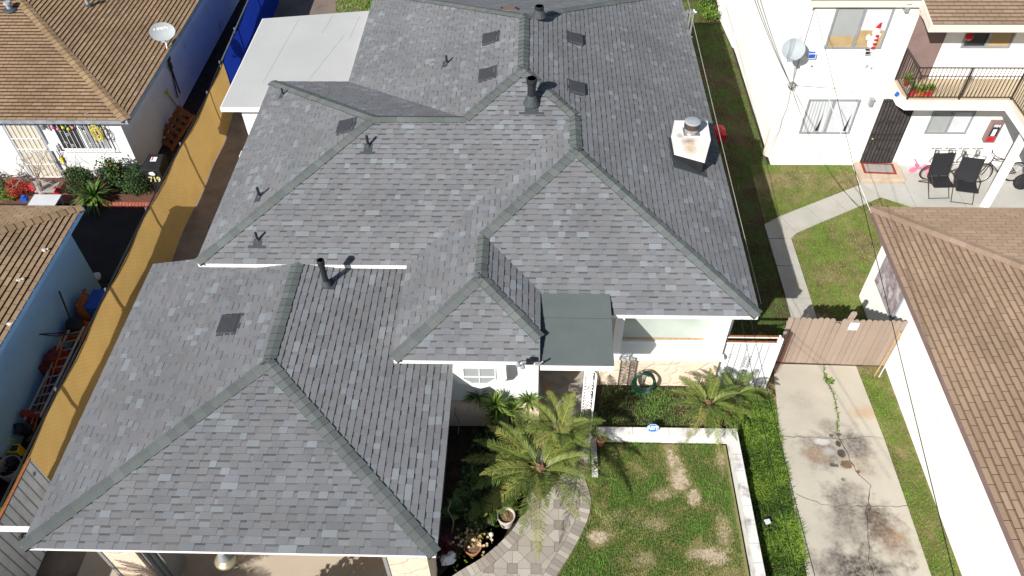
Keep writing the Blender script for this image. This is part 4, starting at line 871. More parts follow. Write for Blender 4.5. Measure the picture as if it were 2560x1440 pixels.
def rosette(q, c, n, L, w, r, up=(-.1, 1.2), droop=.25, tone=(0, 1)):
    c = V(c)
    for i in range(n):
        a = r.uniform(0, 6.28); e = r.uniform(*up); l = L*r.uniform(.75, 1.1); d = V((math.cos(a)*math.cos(e), math.sin(a)*math.cos(e), math.sin(e))); sd_ = V((-math.sin(a), math.cos(a), 0))*w*r.uniform(.8, 1.1)
        p0 = c; p1 = c+d*l*.5+V((0, 0, .02)); p2 = c+d*l-V((0, 0, droop*l*math.cos(e))); tn = r.uniform(*tone)
        q.face([p0-sd_*.5, p0+sd_*.5, p1+sd_, p1-sd_], tn); q.face([p1-sd_, p1+sd_, p2], min(1, tn+.15))
bush('garden_shrub', 'dense dark green shrub next to the cut tree under the barred window', at(203, 458, .5), (.55, .38, .5), 3600, 'leaf_bush', 51, .06)
bush('garden_shrub', 'loose tall green shrub with small orange blossoms under the barred window', at(288, 440, .6), (.55, .36, .68), 3200, 'leaf_bush', 52, .09, flow=('orange', 5))
bush('garden_shrub', 'round fine leaved green shrub at the corner of the pale house near the bin', at(350, 452, .5), (.48, .38, .5), 3600, 'leaf_bush', 53, .05)
bush('red_shrub', 'bright red leaved shrub at the left edge below the white wall', at(43, 470, .4), (.34, .28, .3), 1100, 'leaf_red', 54, .06, 'shrub')
bush('low_shrub', 'small yellow green shrub in front of the red shrub at the left edge', at(16, 486, .25), (.24, .2, .22), 600, 'leaf_bright', 55, .05, 'shrub')
bush('low_shrub', 'dark leafy plant against the white wall at the far left edge', at(-5, 455, .4), (.3, .3, .4), 700, 'leaf_bush', 56, .07, 'shrub')
t = thing('agave_plant', at(237, 498, 0), 'spiky gray green agave with long blades above the dark driveway', 'agave'); q = MB(); rosette(q, at(237, 495, .2), 90, .78, .04, random.Random(5), (.0, 1.2), .3, (0, .55)); q.build('blades', 'leaf_yucca', t)
bs = at(119, 505, 0); t = thing('bare_tree', bs, 'cut gray tree with bare twisting twigs in front of the white security door', 'tree'); q = MB(); r = random.Random(12)
q.tube([bs, bs+V((0, 0, .5)), bs+V((.02, .03, .9))], [.11, .09, .10], 9); q.build('trunk', 'twig', t); q = MB()
def twig(p, d, L, th, dep):
    pts = [p]; 
    for k in range(4): d = (d+V((r.gauss(0, .28), r.gauss(0, .28), r.gauss(.05, .2)))).normalized(); pts.append(pts[-1]+d*L/4)
    q.tube(pts, [th, th*.85, th*.7, th*.55, th*.35], 5)
    if dep > 0:
        for k in range(3): twig(pts[r.choice((1, 2, 3, 4))], (d+V((r.gauss(0, .7), r.gauss(0, .7), r.gauss(.1, .4)))).normalized(), L*.6, th*.55, dep-1)
for k in range(11): a = k*.57+.2; twig(bs+V((0, 0, .85)), V((math.cos(a), math.sin(a)*.8, r.uniform(.2, 1))).normalized(), .75, .02, 2)
q.build('crown', 'twig', t)
t = thing('toy_table', at(112, 500, 0), 'pale blue toy table half hidden behind the tan garage roof', 'table'); q = MB(); c = at(112, 500, .35); q.box((c.x-.42, c.y-.32, .32), (c.x+.42, c.y+.25, .36)); q.build('table_top', 'blind', t)
q = MB(); [q.box((c.x+a-.03, c.y+b-.03, 0), (c.x+a+.03, c.y+b+.03, .319)) for a in (-.35, .35) for b in (-.25, .2)]; q.build('leg', 'blind', t)
q = MB(); q.box((-.3, -.25, 0), (.3, .25, .03), Matrix.Translation(at(120, 468, .45)+V((0, 0, 0)))); tag(q.build('doormat', 'mat_gray'), 'dark gray mat at the foot of the white security door', 'doormat')
for i, (u, v, m, lab) in enumerate(((79, 468, 'red', 'red and white toy beside the cut tree, the left one'), (140, 475, 'red', 'red toy box beside the cut tree trunk, the right one'), (60, 495, 'blue', 'small dark blue toy at the left end of the toy table'))):
    c = at(u, v, .4); q = MB(); q.box((c.x-.09, c.y-.07, .3), (c.x+.09, c.y+.07, .42), Matrix.Identity(4)); q.blob((c.x, c.y, .46), (.08, .06, .05), i, 8, 5, .25); tag(q.build('toy', m), lab, 'toy')
t = thing('mop', at(172, 430, 0), 'mop with yellow sponge leaning beside the window wall', 'mop'); q = MB(); a, b = aty(140, 375, WY-.05), at(180, 440, .1); q.tube([a, b], .014, 6); q.build('handle', 'blue', t); q = MB(); F = Matrix.Translation(a+(b-a)*.35); q.box((-.04, -.04, -.1), (.04, .03, .1), F); q.box((-.04, -.04, -.1), (.04, .03, .1), Matrix.Translation(a+(b-a)*.75)); q.build('sponge', 'yellow', t)

# blue garage with tan roof at the lower left
h2 = thing('blue_garage', (-14, 9, 0), 'light blue garage with tan shingle roof at the left edge, lower tan roof', 'garage')
c2 = (-11.72, 15.24); E2, s2 = 2.5, .3; D = 4.2
q = MB(); shingles(q, [V((c2[0]+.02, c2[1]+.02, E2)), V((c2[0]-D, c2[1]-D, E2+s2*D)), V((c2[0]-D-6, c2[1]-D, E2+s2*D)), V((c2[0]-D-6, c2[1]+.02, E2))], 'tab', .138, 43)
shingles(q, [V((c2[0]+.02, c2[1]+.02, E2)), V((c2[0]-D, c2[1]-D, E2+s2*D)), V((c2[0]-D, 3, E2+s2*D)), V((c2[0]+.02, 3, E2))], 'tab', .138, 44); q.build('roof', 'tan_shingle', h2)
q = MB(); caps(q, (c2[0], c2[1], E2), (c2[0]-D, c2[1]-D, E2+s2*D), V((0, s2, 1)).normalized(), V((s2, 0, 1)).normalized(), .15, .2, 6); q.build('ridge_cap', 'tan_cap', h2)
q = MB(); q.box((c2[0]+.0, 3, E2-.13), (c2[0]+.03, c2[1]+.03, E2-.006)); q.build('fascia', 'bluewall', h2); q = MB(); q.box((-22, c2[1]+.001, E2-.13), (c2[0]-.001, c2[1]+.03, E2-.006)); q.build('fascia', 'bluewall', h2)
q = MB(); q.box((-22, 3, E2-.12), (c2[0]-.01, c2[1]-.01, E2-.09)); q.build('soffit', 'bluewall', h2)
q = MB(); q.prism([(-12.0, 3), (-12.0, 14.72), (-22, 14.72), (-22, 3)], 0, E2-.121); q.build('wall', 'bluewall', h2)
q = MB(); r = random.Random(9)
for (u, v) in ((112, 627), (50, 702), (25, 812)):
    z = 2.7
    for _ in range(10): p = at(u, v, z); z = E2+s2*(c2[0]-p.x)
    q.blob(p+V((0, 0, .03)), (.07, .05, .03), u, 7, 5, .5); q.blob(p+V((.06, .04, .03)), (.04, .03, .02), v, 7, 5, .5)
tag(q.build('roof_debris', 'potwhite'), 'pale scraps of debris lying on the lower tan roof', 'debris', kind='stuff')

# fences on the west side
FP = [(-10.42, 3), (-10.42, 7.16), (-10.47, 12), (-10.50, 16.7), (-10.42, 21.2), (-10.54, 23.44), (-10.68, 27), (-10.8, 31)]
def fence_run(name, label, pts, m, zt, posts, rail='black'):
    t = thing(name, (*pts[0], 0), label, 'fence'); q = MB(); n = 0
    for (x0, y0), (x1, y1) in zip(pts, pts[1:]):
        k = max(1, int((y1-y0)/.5))
        for i in range(k):
            f0, f1 = i/k, (i+1)/k; a = V((x0+(x1-x0)*f0, y0+(y1-y0)*f0, 0)); b = V((x0+(x1-x0)*f1, y0+(y1-y0)*f1, 0))
            def wv(p, z): return p+V((.03+.025*math.sin(p.y*2.1+z*2)+.09*(1-z/zt)*(.5+.5*math.sin(p.y*.5)), 0, z))
            for z0, z1 in ((.02, zt*.33), (zt*.33, zt*.66), (zt*.66, zt-.02)): q.face([wv(a, z0), wv(b, z0), wv(b, z1), wv(a, z1)])
    q.build('cloth', m, t, True)
    q = MB(); q.tube([(x, y, zt) for x, y in pts], .022, 8); q.build('top_rail', rail, t)
    for y in posts:
        for (x0, y0), (x1, y1) in zip(pts, pts[1:]):
            if y0 <= y <= y1: x = x0+(x1-x0)*(y-y0)/(y1-y0); q = MB(); q.tube([(x-.05, y, 0), (x-.05, y, zt+.03)], .03, 8); q.build('post', 'metal', t)
fence_run('yellow_fence', 'long chain link fence covered with yellow privacy cloth between the two houses', FP[:6], 'yellow_cloth', 1.8, (4.5, 7.2, 10.0, 13.0, 16.0, 18.9, 21.6, 23.4))
fence_run('blue_tarp_fence', 'chain link fence hung with a dark blue tarp behind the yellow one', [(-10.54, 23.46), (-10.68, 27), (-10.8, 31)], 'blue_tarp', 1.8, (25.6, 28.5), 'metal')
# white sheet metal sliding gate at the lower left
t = thing('sheet_metal_gate', (-10.22, 6.9, 0), 'white ribbed sheet metal gate with rusty top edge in the lower left corner', 'gate')
q = MB(); q.box((-10.26, 3.5, .05), (-10.235, 8.22, 1.86)); q.build('panel', 'white_dirty', t)
q = MB(); y = 3.6
while y < 8.2: q.box((-10.234, y, .06), (-10.222, y+.016, 1.85)); y += .19
q.build('rib', 'alu', t)
q = MB(); q.box((-10.27, 3.5, 1.861), (-10.225, 8.22, 1.90)); q.build('top_rail', 'rust', t)
q = MB(); 
for k in range(9): a = k*.7; q.tube([(-10.215, 6.95, 1.05), (-10.21, 6.95+.09*math.cos(a), 1.05+.09*math.sin(a)), (-10.215, 6.95+.13*math.cos(a+.3), 1.05+.13*math.sin(a+.3))], .006, 4)
scroll(q, (-10.215, 8.05, 1.55), .05, (0, 1, 0), th=.006)
q.build('ornament', 'iron', t)
q = MB(); q.box((-10.22, 6.66, 1.82), (-8.6, 6.74, 1.9)); o = tag(q.build('cross_bar', 'white'), 'white and red horizontal bar running from the ribbed gate to the garage', 'bar')
q = MB(); q.prism([(-12.3, 3), (-10.45, 3), (-10.45, 6.75), (-12.3, 6.75)], 0, .85); tag(q.build('block_wall', 'stucco'), 'low pale block wall outside the fence in the bottom left corner', 'wall')
q = MB(); q.tube([(-10.3, 6.6, 0), (-10.3, 6.6, 1.95)], .028, 8); tag(q.build('gate_post', 'black'), 'black pipe post at the low pale block wall in the bottom left corner', 'post')
# clutter in the shaded alley beside the blue garage
def lying(name, label, cat, fn, m, loc): q = MB(); fn(q); return tag(q.build(name, m), label, cat)
t = thing('ladder', at(130, 920, 0), 'long aluminium ladder lying along the shaded alley beside the fence', 'ladder')
a = V((-11.22, 12.5, .95)); b = V((-11.35, 10.0, .7)); q = MB(); w = V((-.42, -.02, -.12)); q.tube([a, b], .03, 6); q.tube([a+w, b+w], .03, 6); q.build('rail', 'alu', t)
q = MB(); [q.tube([a+(b-a)*(k+.5)/10, a+(b-a)*(k+.5)/10+w], .018, 6) for k in range(10)]; q.build('rung', 'alu', t)
t = thing('lawn_mower', at(150, 850, 0), 'dark lawn mower with red deck against the blue garage wall', 'lawn mower'); c = V((-11.65, 12.75, .35)); q = MB(); q.prism([(c.x-.3, c.y-.25), (c.x+.25, c.y-.3), (c.x+.3, c.y+.2), (c.x-.2, c.y+.3)], .42, .62); q.build('deck', 'orange', t); q = MB(); q.lathe([(.2, .28), (.22, .4), (.18, .5), (.05, .52)], 16, Matrix.Translation(c)); q.build('engine', 'black', t)
q = MB(); [q.tube([c+V((x, y, .12)), c+V((x+.05, y, .12))], .11, 14) for x in (-.33, .28) for y in (-.2, .2)]; q.build('wheel', 'tyre', t); q = MB(); q.tube([c+V((-.2, -.2, .3)), c+V((-.35, -.75, .9)), c+V((.1, -.8, .9)), c+V((.2, -.2, .3))], .014, 6); q.build('handle', 'black', t)
c = V((-11.28, 13.55, 0)); q = MB(); q.box((c.x-.25, c.y-.3, 0), (c.x+.3, c.y+.3, .8)); q.box((c.x-.28, c.y-.33, .801), (c.x+.33, c.y+.33, .84)); tag(q.build('storage_bin', 'blue'), 'blue plastic storage bin at the far end of the cluttered alley', 'bin')
c = V((-11.72, 13.5, 0)); q = MB(); q.blob((c.x, c.y, .5), (.22, .38, .42), 4, 14, 9, .06); q.tube([(c.x, c.y-.3, .9), (c.x, c.y+.3, .92)], .04, 8); tag(q.build('fuel_drum', 'rust', smooth=True), 'rusty red drum lying between the blue bin and the blue wall', 'drum')
c = V((-11.72, 11.7, 0)); q = MB(); q.prism([(c.x-.25, c.y-.35), (c.x+.2, c.y-.4), (c.x+.15, c.y+.3), (c.x-.15, c.y+.35)], .1, .75); q.blob((c.x, c.y, .8), (.2, .25, .12), 3, 10, 6, .2); tag(q.build('wheelbarrow_tray', 'dull_red'), 'dark red metal tray standing by the blue wall beside the ladder', 'tray')
c = V((-11.45, 11.3, 0)); q = MB(); q.box((c.x-.3, c.y-.9, 0), (c.x+.1, c.y+.9, .4)); q.blob((c.x-.1, c.y, .45), (.25, .8, .12), 6, 12, 6, .25); tag(q.build('tarp_bundle', 'dull_blue'), 'folded dark blue tarp under the aluminium ladder', 'tarp')
for i, (x0, y0, x1, y1, z0, z1, m, lab) in enumerate(((-11.62, 12.2, -11.75, 9.9, 1.0, .3, 'wood', 'long wooden pole leaning in the alley, nearest the blue wall'), (-11.5, 12.0, -11.6, 9.6, 1.0, .3, 'rust', 'long rusty pipe leaning in the alley next to the wooden pole'), (-11.9, 13.2, -11.55, 12.4, 1.5, .1, 'black', 'short dark bar propped on the blue wall by the mower'))):
    q = MB(); q.tube([(x0, y0, z0), (x1, y1, z1)], .022, 7); tag(q.build('pole', m), lab, 'pole')
c = V((-11.45, 10.15, .25)); q = MB(); q.box((c.x-.45, c.y-.08, .55), (c.x+.4, c.y+.05, .67)); q.box((c.x-.42, c.y-.07, 0), (c.x-.34, c.y+.04, .549)); q.box((c.x+.3, c.y-.07, 0), (c.x+.38, c.y+.04, .549)); tag(q.build('sawhorse', 'maroon'), 'dark red sawhorse across the alley below the ladder', 'sawhorse')
r = random.Random(77); q = MB()
for k in range(26): c = V((r.uniform(-11.95, -11.1), r.uniform(8.9, 10.0), 0)); q.blob((c.x, c.y, r.uniform(.1, .45)), (r.uniform(.06, .16), r.uniform(.06, .16), r.uniform(.05, .14)), k, 7, 5, .4)
tag(q.build('scrap_pile', 'black'), 'heap of dark scrap and cans between sawhorse and caution pail', 'scrap', kind='stuff')
c = at(38, 1125, .3); q = MB(); q.prism([(c.x-.12, c.y-.1), (c.x+.12, c.y-.1), (c.x+.1, c.y+.12), (c.x-.1, c.y+.12)], 0, .36); tt = thing('mop_bucket', (c.x, c.y, 0), 'yellow plastic mop bucket with dark opening below the scrap heap', 'bucket'); q.build('body', 'yellow', tt); q = MB(); q.prism([(c.x-.09, c.y-.07), (c.x+.09, c.y-.07), (c.x+.08, c.y+.09), (c.x-.08, c.y+.09)], .361, .366); q.build('opening', 'dark', tt)
for i, (u, v, rad, h, m, lab) in enumerate(((20, 1165, .27, .5, 'gray', 'large gray metal pail at the left edge beside the mop bucket'), (8, 1200, .22, .35, 'black', 'dark round tub at the left edge below the gray pail'))):
    c = at(u, v, h); q = MB(); q.lathe([(rad*.8, 0), (rad, h), (rad*1.03, h+.01), (rad*.95, h), (rad*.8, h*.3), (.02, h*.28)], 20, Matrix.Translation((c.x, c.y, 0))); tag(q.build('pail', m), lab, 'pail')
p = at(14, 1100, .4); t = thing('lime_ribbon', p, 'bright lime yellow strap lying crumpled above the gray pail', 'strap'); q = MB(); rosette(q, p, 7, .22, .03, random.Random(2), (-.1, .6), .2); q.build('strap', 'lime', t)
c = at(240, 690, .1); q = MB(); q.lathe([(.1, 0), (.13, .12), (.11, .12), (.08, .02)], 14, Matrix.Translation((c.x, c.y, 0))); tag(q.build('basin', 'white'), 'small white basin on the ground at the corner of the blue garage', 'basin')
# small box unit on the alley side
ac = at(600, 384, 1.6); q = MB(); q.box((ac.x-.0, ac.y-.14, 1.35), (ac.x+.5, ac.y+.14, 1.6)); [q.box((ac.x+.01, ac.y-.12+i*.05, 1.601), (ac.x+.3, ac.y-.10+i*.05, 1.608)) for i in range(5)]; tag(q.build('window_air_conditioner', 'blind'), 'small white box unit sticking out under the left eave of the gray roof', 'air conditioner')
q = MB(); q.tube([V((-9.3, 19.5, .01)), V((-9.6, 18.4, .02)), V((-9.35, 17.6, .02)), V((-9.7, 17.2, .02)), V((-9.2, 16.9, .02)), V((-8.6, 17.0, .02))], .012, 6); tag(q.build('hose', 'cable'), 'thin dark hose lying on the shaded concrete alley', 'hose')

# ------------------------------------------------------------------ two storey building, upper right
AX, AY = 7.56, 20.35
apt = thing('cream_apartment_building', (12, 24, 0), 'cream stucco two storey building with balcony and brown roof, upper right corner', 'apartment building')
q = MB(); q.prism([(AX, AY), (22, AY), (22, 34), (AX-.2, 34), (AX, 27)], 0, 5.5); q.build('wall', 'cream', apt)
q = MB(); q.prism([(AX-.06, 27.5), (AX+.002, 27.4), (AX+.002, 30), (AX-.25, 30)], 0, 5.4); q.build('wall_bay', 'cream', apt)
q = MB(); pr = [(0, .0), (.30, .0), (.30, .9), (.15, 1.15), (0, .9)]; q.lathe([(.16, 0), (.16, 1.0), (.10, 1.12), (.03, 1.16)], 14, Matrix.Translation((AX+.02, AY+.55, 0))); q.build('meter_niche', 'cream_trim', apt)
# roof: main eave and the deeper eave over the balcony
BRX = 10.32; BRY = 19.33; rz = 5.42; rs = .22
q = MB()
P0 = [V((BRX, BRY-.02, rz)), V((22, BRY-.02, rz)), V((22, 24, rz+rs*4.67)), V((BRX, 24, rz+rs*4.67))]
shingles(q, P0, 'tab', .145, 61)
yk = 20.22
shingles(q, [V((AX-.2, yk, rz+rs*(yk-BRY))), V((BRX-.001, yk, rz+rs*(yk-BRY))), V((BRX-.001, 24, rz+rs*4.67)), V((AX-.2, 24, rz+rs*4.67))], 'tab', .145, 62); q.build('roof', 'brown_shingle', apt)
q = MB(); q.box((BRX, BRY-.05, rz-.20), (22, BRY-.02, rz-.0)); q.build('fascia', 'cream_trim', apt)
q = MB(); q.faces([V((BRX+dx, y, z)) for dx in (-.05, -.001) for y, z in ((BRY-.05, rz-.2), (yk, rz-.2+rs*(yk-BRY)), (yk, rz+.02+rs*(yk-BRY)), (BRY-.05, rz+.02))], [(0, 1, 2, 3), (7, 6, 5, 4), (0, 4, 5, 1), (1, 5, 6, 2), (2, 6, 7, 3), (3, 7, 4, 0)]); q.build('fascia', 'cream_trim', apt)
q = MB(); z_ = rz+rs*(yk-BRY); q.box((AX-.2, yk-.03, z_-.18), (BRX-.05, yk, z_)); q.build('fascia', 'cream_trim', apt)
q = MB(); q.box((BRX+.01, BRY, rz-.17), (22, AY-.001, rz-.14)); q.build('soffit', 'cream_trim', apt)
def apt_window(tl, tr, bl, br, left, right, lab=None, shade=.06):
    p = [aty(*k, AY) for k in (tl, tr, bl, br)]; x0 = (p[0].x+p[2].x)/2; x1 = (p[1].x+p[3].x)/2; z1 = (p[0].z+p[1].z)/2; z0 = (p[2].z+p[3].z)/2; xm = (x0+x1)/2
    q = MB(); y0 = AY-.05
    for a, b, c, d in ((x0, x1, z0, z0+.05), (x0, x1, z1-.05, z1), (x0, x0+.05, z0+.05, z1-.05), (x1-.05, x1, z0+.05, z1-.05), (xm-.035, xm+.035, z0+.05, z1-.05)): q.box((a, y0, c), (b, AY-.002, d))
    w = q.build('window', 'alu', apt)
    q = MB(); q.face([(x0+.04, AY-.012, z0+.04), (xm, AY-.012, z0+.04), (xm, AY-.012, z1-.04), (x0+.04, AY-.012, z1-.04)]); q.build('pane', left, w)
    q = MB(); q.face([(xm, AY-.014, z0+.04), (x1-.04, AY-.014, z0+.04), (x1-.04, AY-.014, z1-.04), (xm, AY-.014, z1-.04)]); q.build('pane', right, w)
    return w, x0, x1, z0, z1
w, x0, x1, z0, z1 = apt_window((2021, 247), (2153, 247), (1997, 332), (2121, 333), 'glass_pale', 'blind')
q = MB(); r = random.Random(4)
for i in range(15): x = x0+.08+i*(x1-x0-.16)/15; sk_ = .05 if i in (4, 5, 13) else 0; q.face([(x+sk_, AY-.018, z0+.06), (x+.07+sk_, AY-.02, z0+.06), (x+.07, AY-.02, z1-.06), (x, AY-.018, z1-.06)])
q.build('vertical_blind', 'blind', w)
q = MB()
for x in (x0+.47, x1-.22): q.face([(x, AY-.021, z0+.1), (x+.09, AY-.021, z0+.08), (x+.10, AY-.021, z0+.75)])
q.build('blind_gap', 'dark', w)
w, x0, x1, z0, z1 = apt_window((2093, 17), (2240, 12), (2058, 120), (2200, 120), 'glass_pale', 'blind')
q = MB(); q.face([(x0+.05, AY-.02, z0+.05), ((x0+x1)/2-.04, AY-.02, z0+.05), ((x0+x1)/2-.04, AY-.02, z0+.38), (x0+.05, AY-.02, z0+.38)]); q.face([((x0+x1)/2+.04, AY-.02, z0+.05), (x1-.06, AY-.02, z0+.05), (x1-.06, AY-.02, z0+.55), ((x0+x1)/2+.04, AY-.02, z0+.55)]); q.build('lower_board', 'cardboard', w)
bx = x1-.30
t = thing('plush_bear', (bx, AY-.03, z0), 'white plush bear in red pointed hat and striped scarf standing in the upper window', 'plush toy')
q = MB(); q.blob((bx, AY-.04, z0+.22), (.13, .03, .20), 1, 12, 8, .05); q.blob((bx+.02, AY-.045, z0+.52), (.11, .035, .12), 2, 12, 8, .04); q.blob((bx-.15, AY-.04, z0+.35), (.06, .02, .09), 3, 8, 6, .1); q.blob((bx+.14, AY-.04, z0+.40), (.05, .02, .07), 4, 8, 6, .1); q.blob((bx-.07, AY-.045, z0+.61), (.035, .02, .035), 4, 8, 6, .1); q.build('body', 'white', t, True)
q = MB(); q.blob((bx+.02, AY-.05, z0+.62), (.10, .03, .025), 3, 10, 5, .1); q.blob((bx+.06, AY-.05, z0+.83), (.03, .02, .03), 3, 10, 5, .1); q.build('hat_trim', 'white', t)
q = MB(); q.lathe([(.08, 0), (.05, .08), (.012, .18)], 12, Matrix.Translation((bx+.02, AY-.05, z0+.64)) @ Matrix.Rotation(.25, 4, 'Y') @ Matrix.Diagonal((1, .35, 1, 1))); q.build('hat', 'red', t)
q = MB(); [q.box((bx+.02, AY-.085, z0+.02+i*.12), (bx+.12, AY-.07, z0+.08+i*.12)) for i in range(4)]; q.build('scarf', 'red', t)
w, x0, x1, z0, z1 = apt_window((2335, 275), (2443, 275), (2308, 332), (2410, 333), 'glass_pale', 'blind')
w, x0, x1, z0, z1 = apt_window((2415, 76), (2542, 76), (2402, 118), (2522, 118), 'glass_dark', 'cardboard')
rb = aty(2423, 92, AY-.35); q = MB(); q.blob(rb, .10, 1, 14, 9, 0); tt = thing('red_lantern', rb, 'round red lantern hanging in front of the upper balcony window', 'lantern'); q.build('globe', 'red', tt, True); q = MB(); q.tube([rb+V((0, 0, .1)), V((rb.x, rb.y, rz-.17))], .004, 4); q.build('cord', 'cable', tt)
# doors
dl, dr2 = aty(2153, 393, AY).x, aty(2230, 393, AY).x; dt_ = aty(2208, 247, AY).z
sdr = box1('security_door', 'screen_door', (dl, AY-.05, .16), (dr2, AY-.002, dt_), apt)
q = MB(); n = 9
for i in range(n+1): x = dl+(dr2-dl)*i/n; q.box((x-.012, AY-.085, .16), (x+.012, AY-.055, dt_))
for z in (.17, 1.05, 1.25, dt_-.02): q.box((dl, AY-.095, z-.015), (dr2, AY-.0855, z+.015))
for i in range(8): scroll(q, (dl+.15+(i % 4)*.18, AY-.09, .7+1.0*(i//4)), .07, (1 if i % 2 else -1, 0, 0), th=.007)
q.build('door_bars', 'iron', sdr); q = MB(); q.blob((dl+.07, AY-.13, 1.12), .035, 1, 10, 7, 0); q.build('door_handle', 'brass', sdr)
box1('upper_door', 'brown_door', (aty(2262, 130, AY).x, AY-.03, 3.16), (aty(2346, 130, AY).x, AY-.002, 5.25), apt)
for i, (u, v) in enumerate(((2268, 18), (2178, 256))):
    c = aty(u, v, AY-.1); q = MB(); q.box((c.x-.05, AY-.15, c.z-.12), (c.x+.05, AY-.002, c.z+.1)); q.box((c.x-.07, AY-.17, c.z+.101), (c.x+.07, AY-.002, c.z+.125)); q.build('wall_lamp', 'alu', apt)
# balcony
BY, BZ, BX0, BX1 = 19.25, 3.15, 10.33, 13.28
q = MB(); q.prism([(BX0, AY-.001), (BX0, BY+.25), (BX0+.14, BY), (BX1, BY), (BX1, 15.2), (14.9, 15.2), (14.9, AY-.001)], BZ-.30, BZ); bal = q.build('balcony', 'cream_trim', apt)
q = MB(); q.prism([(BX0-.03, AY-.5), (BX0-.03, BY+.22), (BX0+.12, BY-.03), (BX1-.03, BY-.03), (BX1-.03, 15.2), (BX1, 15.2), (BX1, BY), (BX0+.14, BY), (BX0, BY+.25), (BX0, AY-.5)], BZ-.30, BZ-.14); q.build('balcony_trim', 'cream', bal)
M['deck'] = mat('tan_deck_coating', (.46, .37, .26), .8, .06, 2)
q = MB(); q.prism([(BX0+.05, AY-.003), (BX0+.05, BY+.28), (BX0+.17, BY+.05), (BX1+.05, BY+.05), (BX1+.05, 15.3), (14.85, 15.3), (14.85, AY-.003)], BZ+.001, BZ+.006); q.build('balcony_deck', 'deck', bal)
rail = MB(); RT = BZ+1.0; path = [V((BX0+.1, AY-.05, 0)), V((BX0+.12, BY+.06, 0)), V((BX1+.04, BY+.06, 0)), V((BX1+.04, 15.3, 0))]
for a, b in zip(path, path[1:]):
    for z, h in ((RT, .02), (BZ+.08, .014)): rail.tube([a+V((0, 0, z)), b+V((0, 0, z))], h, 6)
    L = (b-a).length; n = int(L/.105)
    for i in range(1, n):
        p = a+(b-a)*i/n; rail.box((p.x-.007, p.y-.007, BZ+.08), (p.x+.007, p.y+.007, RT))
rail.build('railing', 'iron', bal)
for p in (path[0], path[1], (path[1]+path[2])/2, path[2], path[2]+V((0, -1.4, 0))): q = MB(); q.box((p.x-.02, p.y-.02, BZ), (p.x+.02, p.y+.02, RT+.01)); q.build('rail_post', 'iron', bal)
pb_ = at(2457, 521, 0); pb_ = V((13.52, 18.32, 0)); q = MB(); q.box((pb_.x-.09, pb_.y-.09, .02), (pb_.x+.09, pb_.y+.09, BZ-.301)); q.build('balcony_post', 'cream', apt)
# pots with flowers on the balcony
for i, (dx, dy, m, lab) in enumerate(((.28, .22, 'red', 'red flower pot in the front corner of the balcony'), (.52, .2, 'orange', 'orange flower pot second along the balcony rail'), (.75, .24, 'red', 'red flower pot third along the balcony rail'), (.3, .75, 'maroon', 'dark red pot at the back of the balcony end'))):
    c = V((BX0+dx, BY+dy, BZ+.01)); t = thing('flower_pot', c, lab, 'flower pot', 'pots at the balcony corner'); q = MB(); q.lathe([(.07, 0), (.10, .2), (.11, .2), (.09, .18), (.02, .17)], 14, Matrix.Translation(c)); q.build('pot', m, t)
    q = MB(); rosette(q, c+V((0, 0, .18)), 30, .28, .02, random.Random(i), (.2, 1.4), .2); q.build('plant', 'leaf_bright' if i != 1 else 'leaf_yucca', t)
q = MB(); q.blob((BX0-.06, BY+.35, BZ-.02), (.07, .06, .07), 1, 8, 6, .2); tag(q.build('blue_bag', 'blue'), 'small blue bag hooked on the left end of the balcony edge', 'bag')
# wall fittings
c = aty(2482, 327, AY-.08); t = thing('extinguisher_box', (c.x, AY, c.z), 'gray and red fire extinguisher cabinet on the cream wall under the balcony', 'fire extinguisher cabinet')
q = MB(); q.box((c.x-.17, AY-.17, c.z-.36), (c.x+.17, AY-.002, c.z+.36)); q.build('cabinet', 'brown_door', t); q = MB(); q.box((c.x-.12, AY-.176, c.z-.34), (c.x+.12, AY-.171, c.z-.16)); q.build('label_plate', 'red', t); q = MB(); q.box((c.x-.12, AY-.176, c.z-.14), (c.x+.12, AY-.171, c.z+.30)); q.build('window_pane', 'dark', t)
text('FIRE', .11, frame((c.x+.0, AY-.179, c.z+.24), (1, 0, 0), (0, 0, 1), (0, -1, 0)), 'white', t, bold=.006); q = MB(); q.box((c.x-.06, AY-.180, c.z-.12), (c.x+.05, AY-.177, c.z+.12)); q.build('sticker', 'white', t)
foot = aty(1992, 155, AY-.02); dish_obj('satellite_dish', 'round gray satellite dish mounted on the cream wall near the corner', aty(1984, 125, AY-.38), (-.3, -.72, .62), .31, .30, foot)
for i, (u, v, lab) in enumerate(((2029, 137, 'small solar light with blue panel beside the round satellite dish'), (2168, 129, 'tiny solar light with dark panel under the upper left window'))):
    c = aty(u, v, AY-.08); k = 1.0 if i == 0 else .7; t = thing('solar_light', (c.x, AY, c.z), lab, 'solar light'); q = MB(); q.box((c.x-.11*k, AY-.14, c.z-.09*k), (c.x+.11*k, AY-.002, c.z+.07*k)); q.build('housing', 'white', t); q = MB(); q.box((c.x-.09*k, AY-.13, c.z+.071*k), (c.x+.09*k, AY-.02, c.z+.075*k)); q.box((c.x-.09*k, AY-.145, c.z-.07*k), (c.x+.09*k, AY-.141, c.z+.055*k)); q.build('solar_panel', 'blue' if i == 0 else 'dark', t)
for i, (u, v, lab) in enumerate(((2022, 160, 'small white security camera below the solar light'), (2172, 165, 'white twin head floodlight on the cream wall between the two windows'))):
    c = aty(u, v, AY-.08); q = MB(); q.lathe([(.05, 0), (.05, .03)], 10, Matrix.Translation((c.x, AY, c.z)) @ Matrix.Rotation(R_(90), 4, 'X')); q.tube([(c.x, AY, c.z), (c.x+.06, AY-.14, c.z-.02)], .03, 8)
    if i: q.tube([(c.x, AY, c.z), (c.x-.12, AY-.12, c.z+.03)], .03, 8)
    tag(q.build('security_camera', 'blind'), lab, 'camera' if i == 0 else 'floodlight')
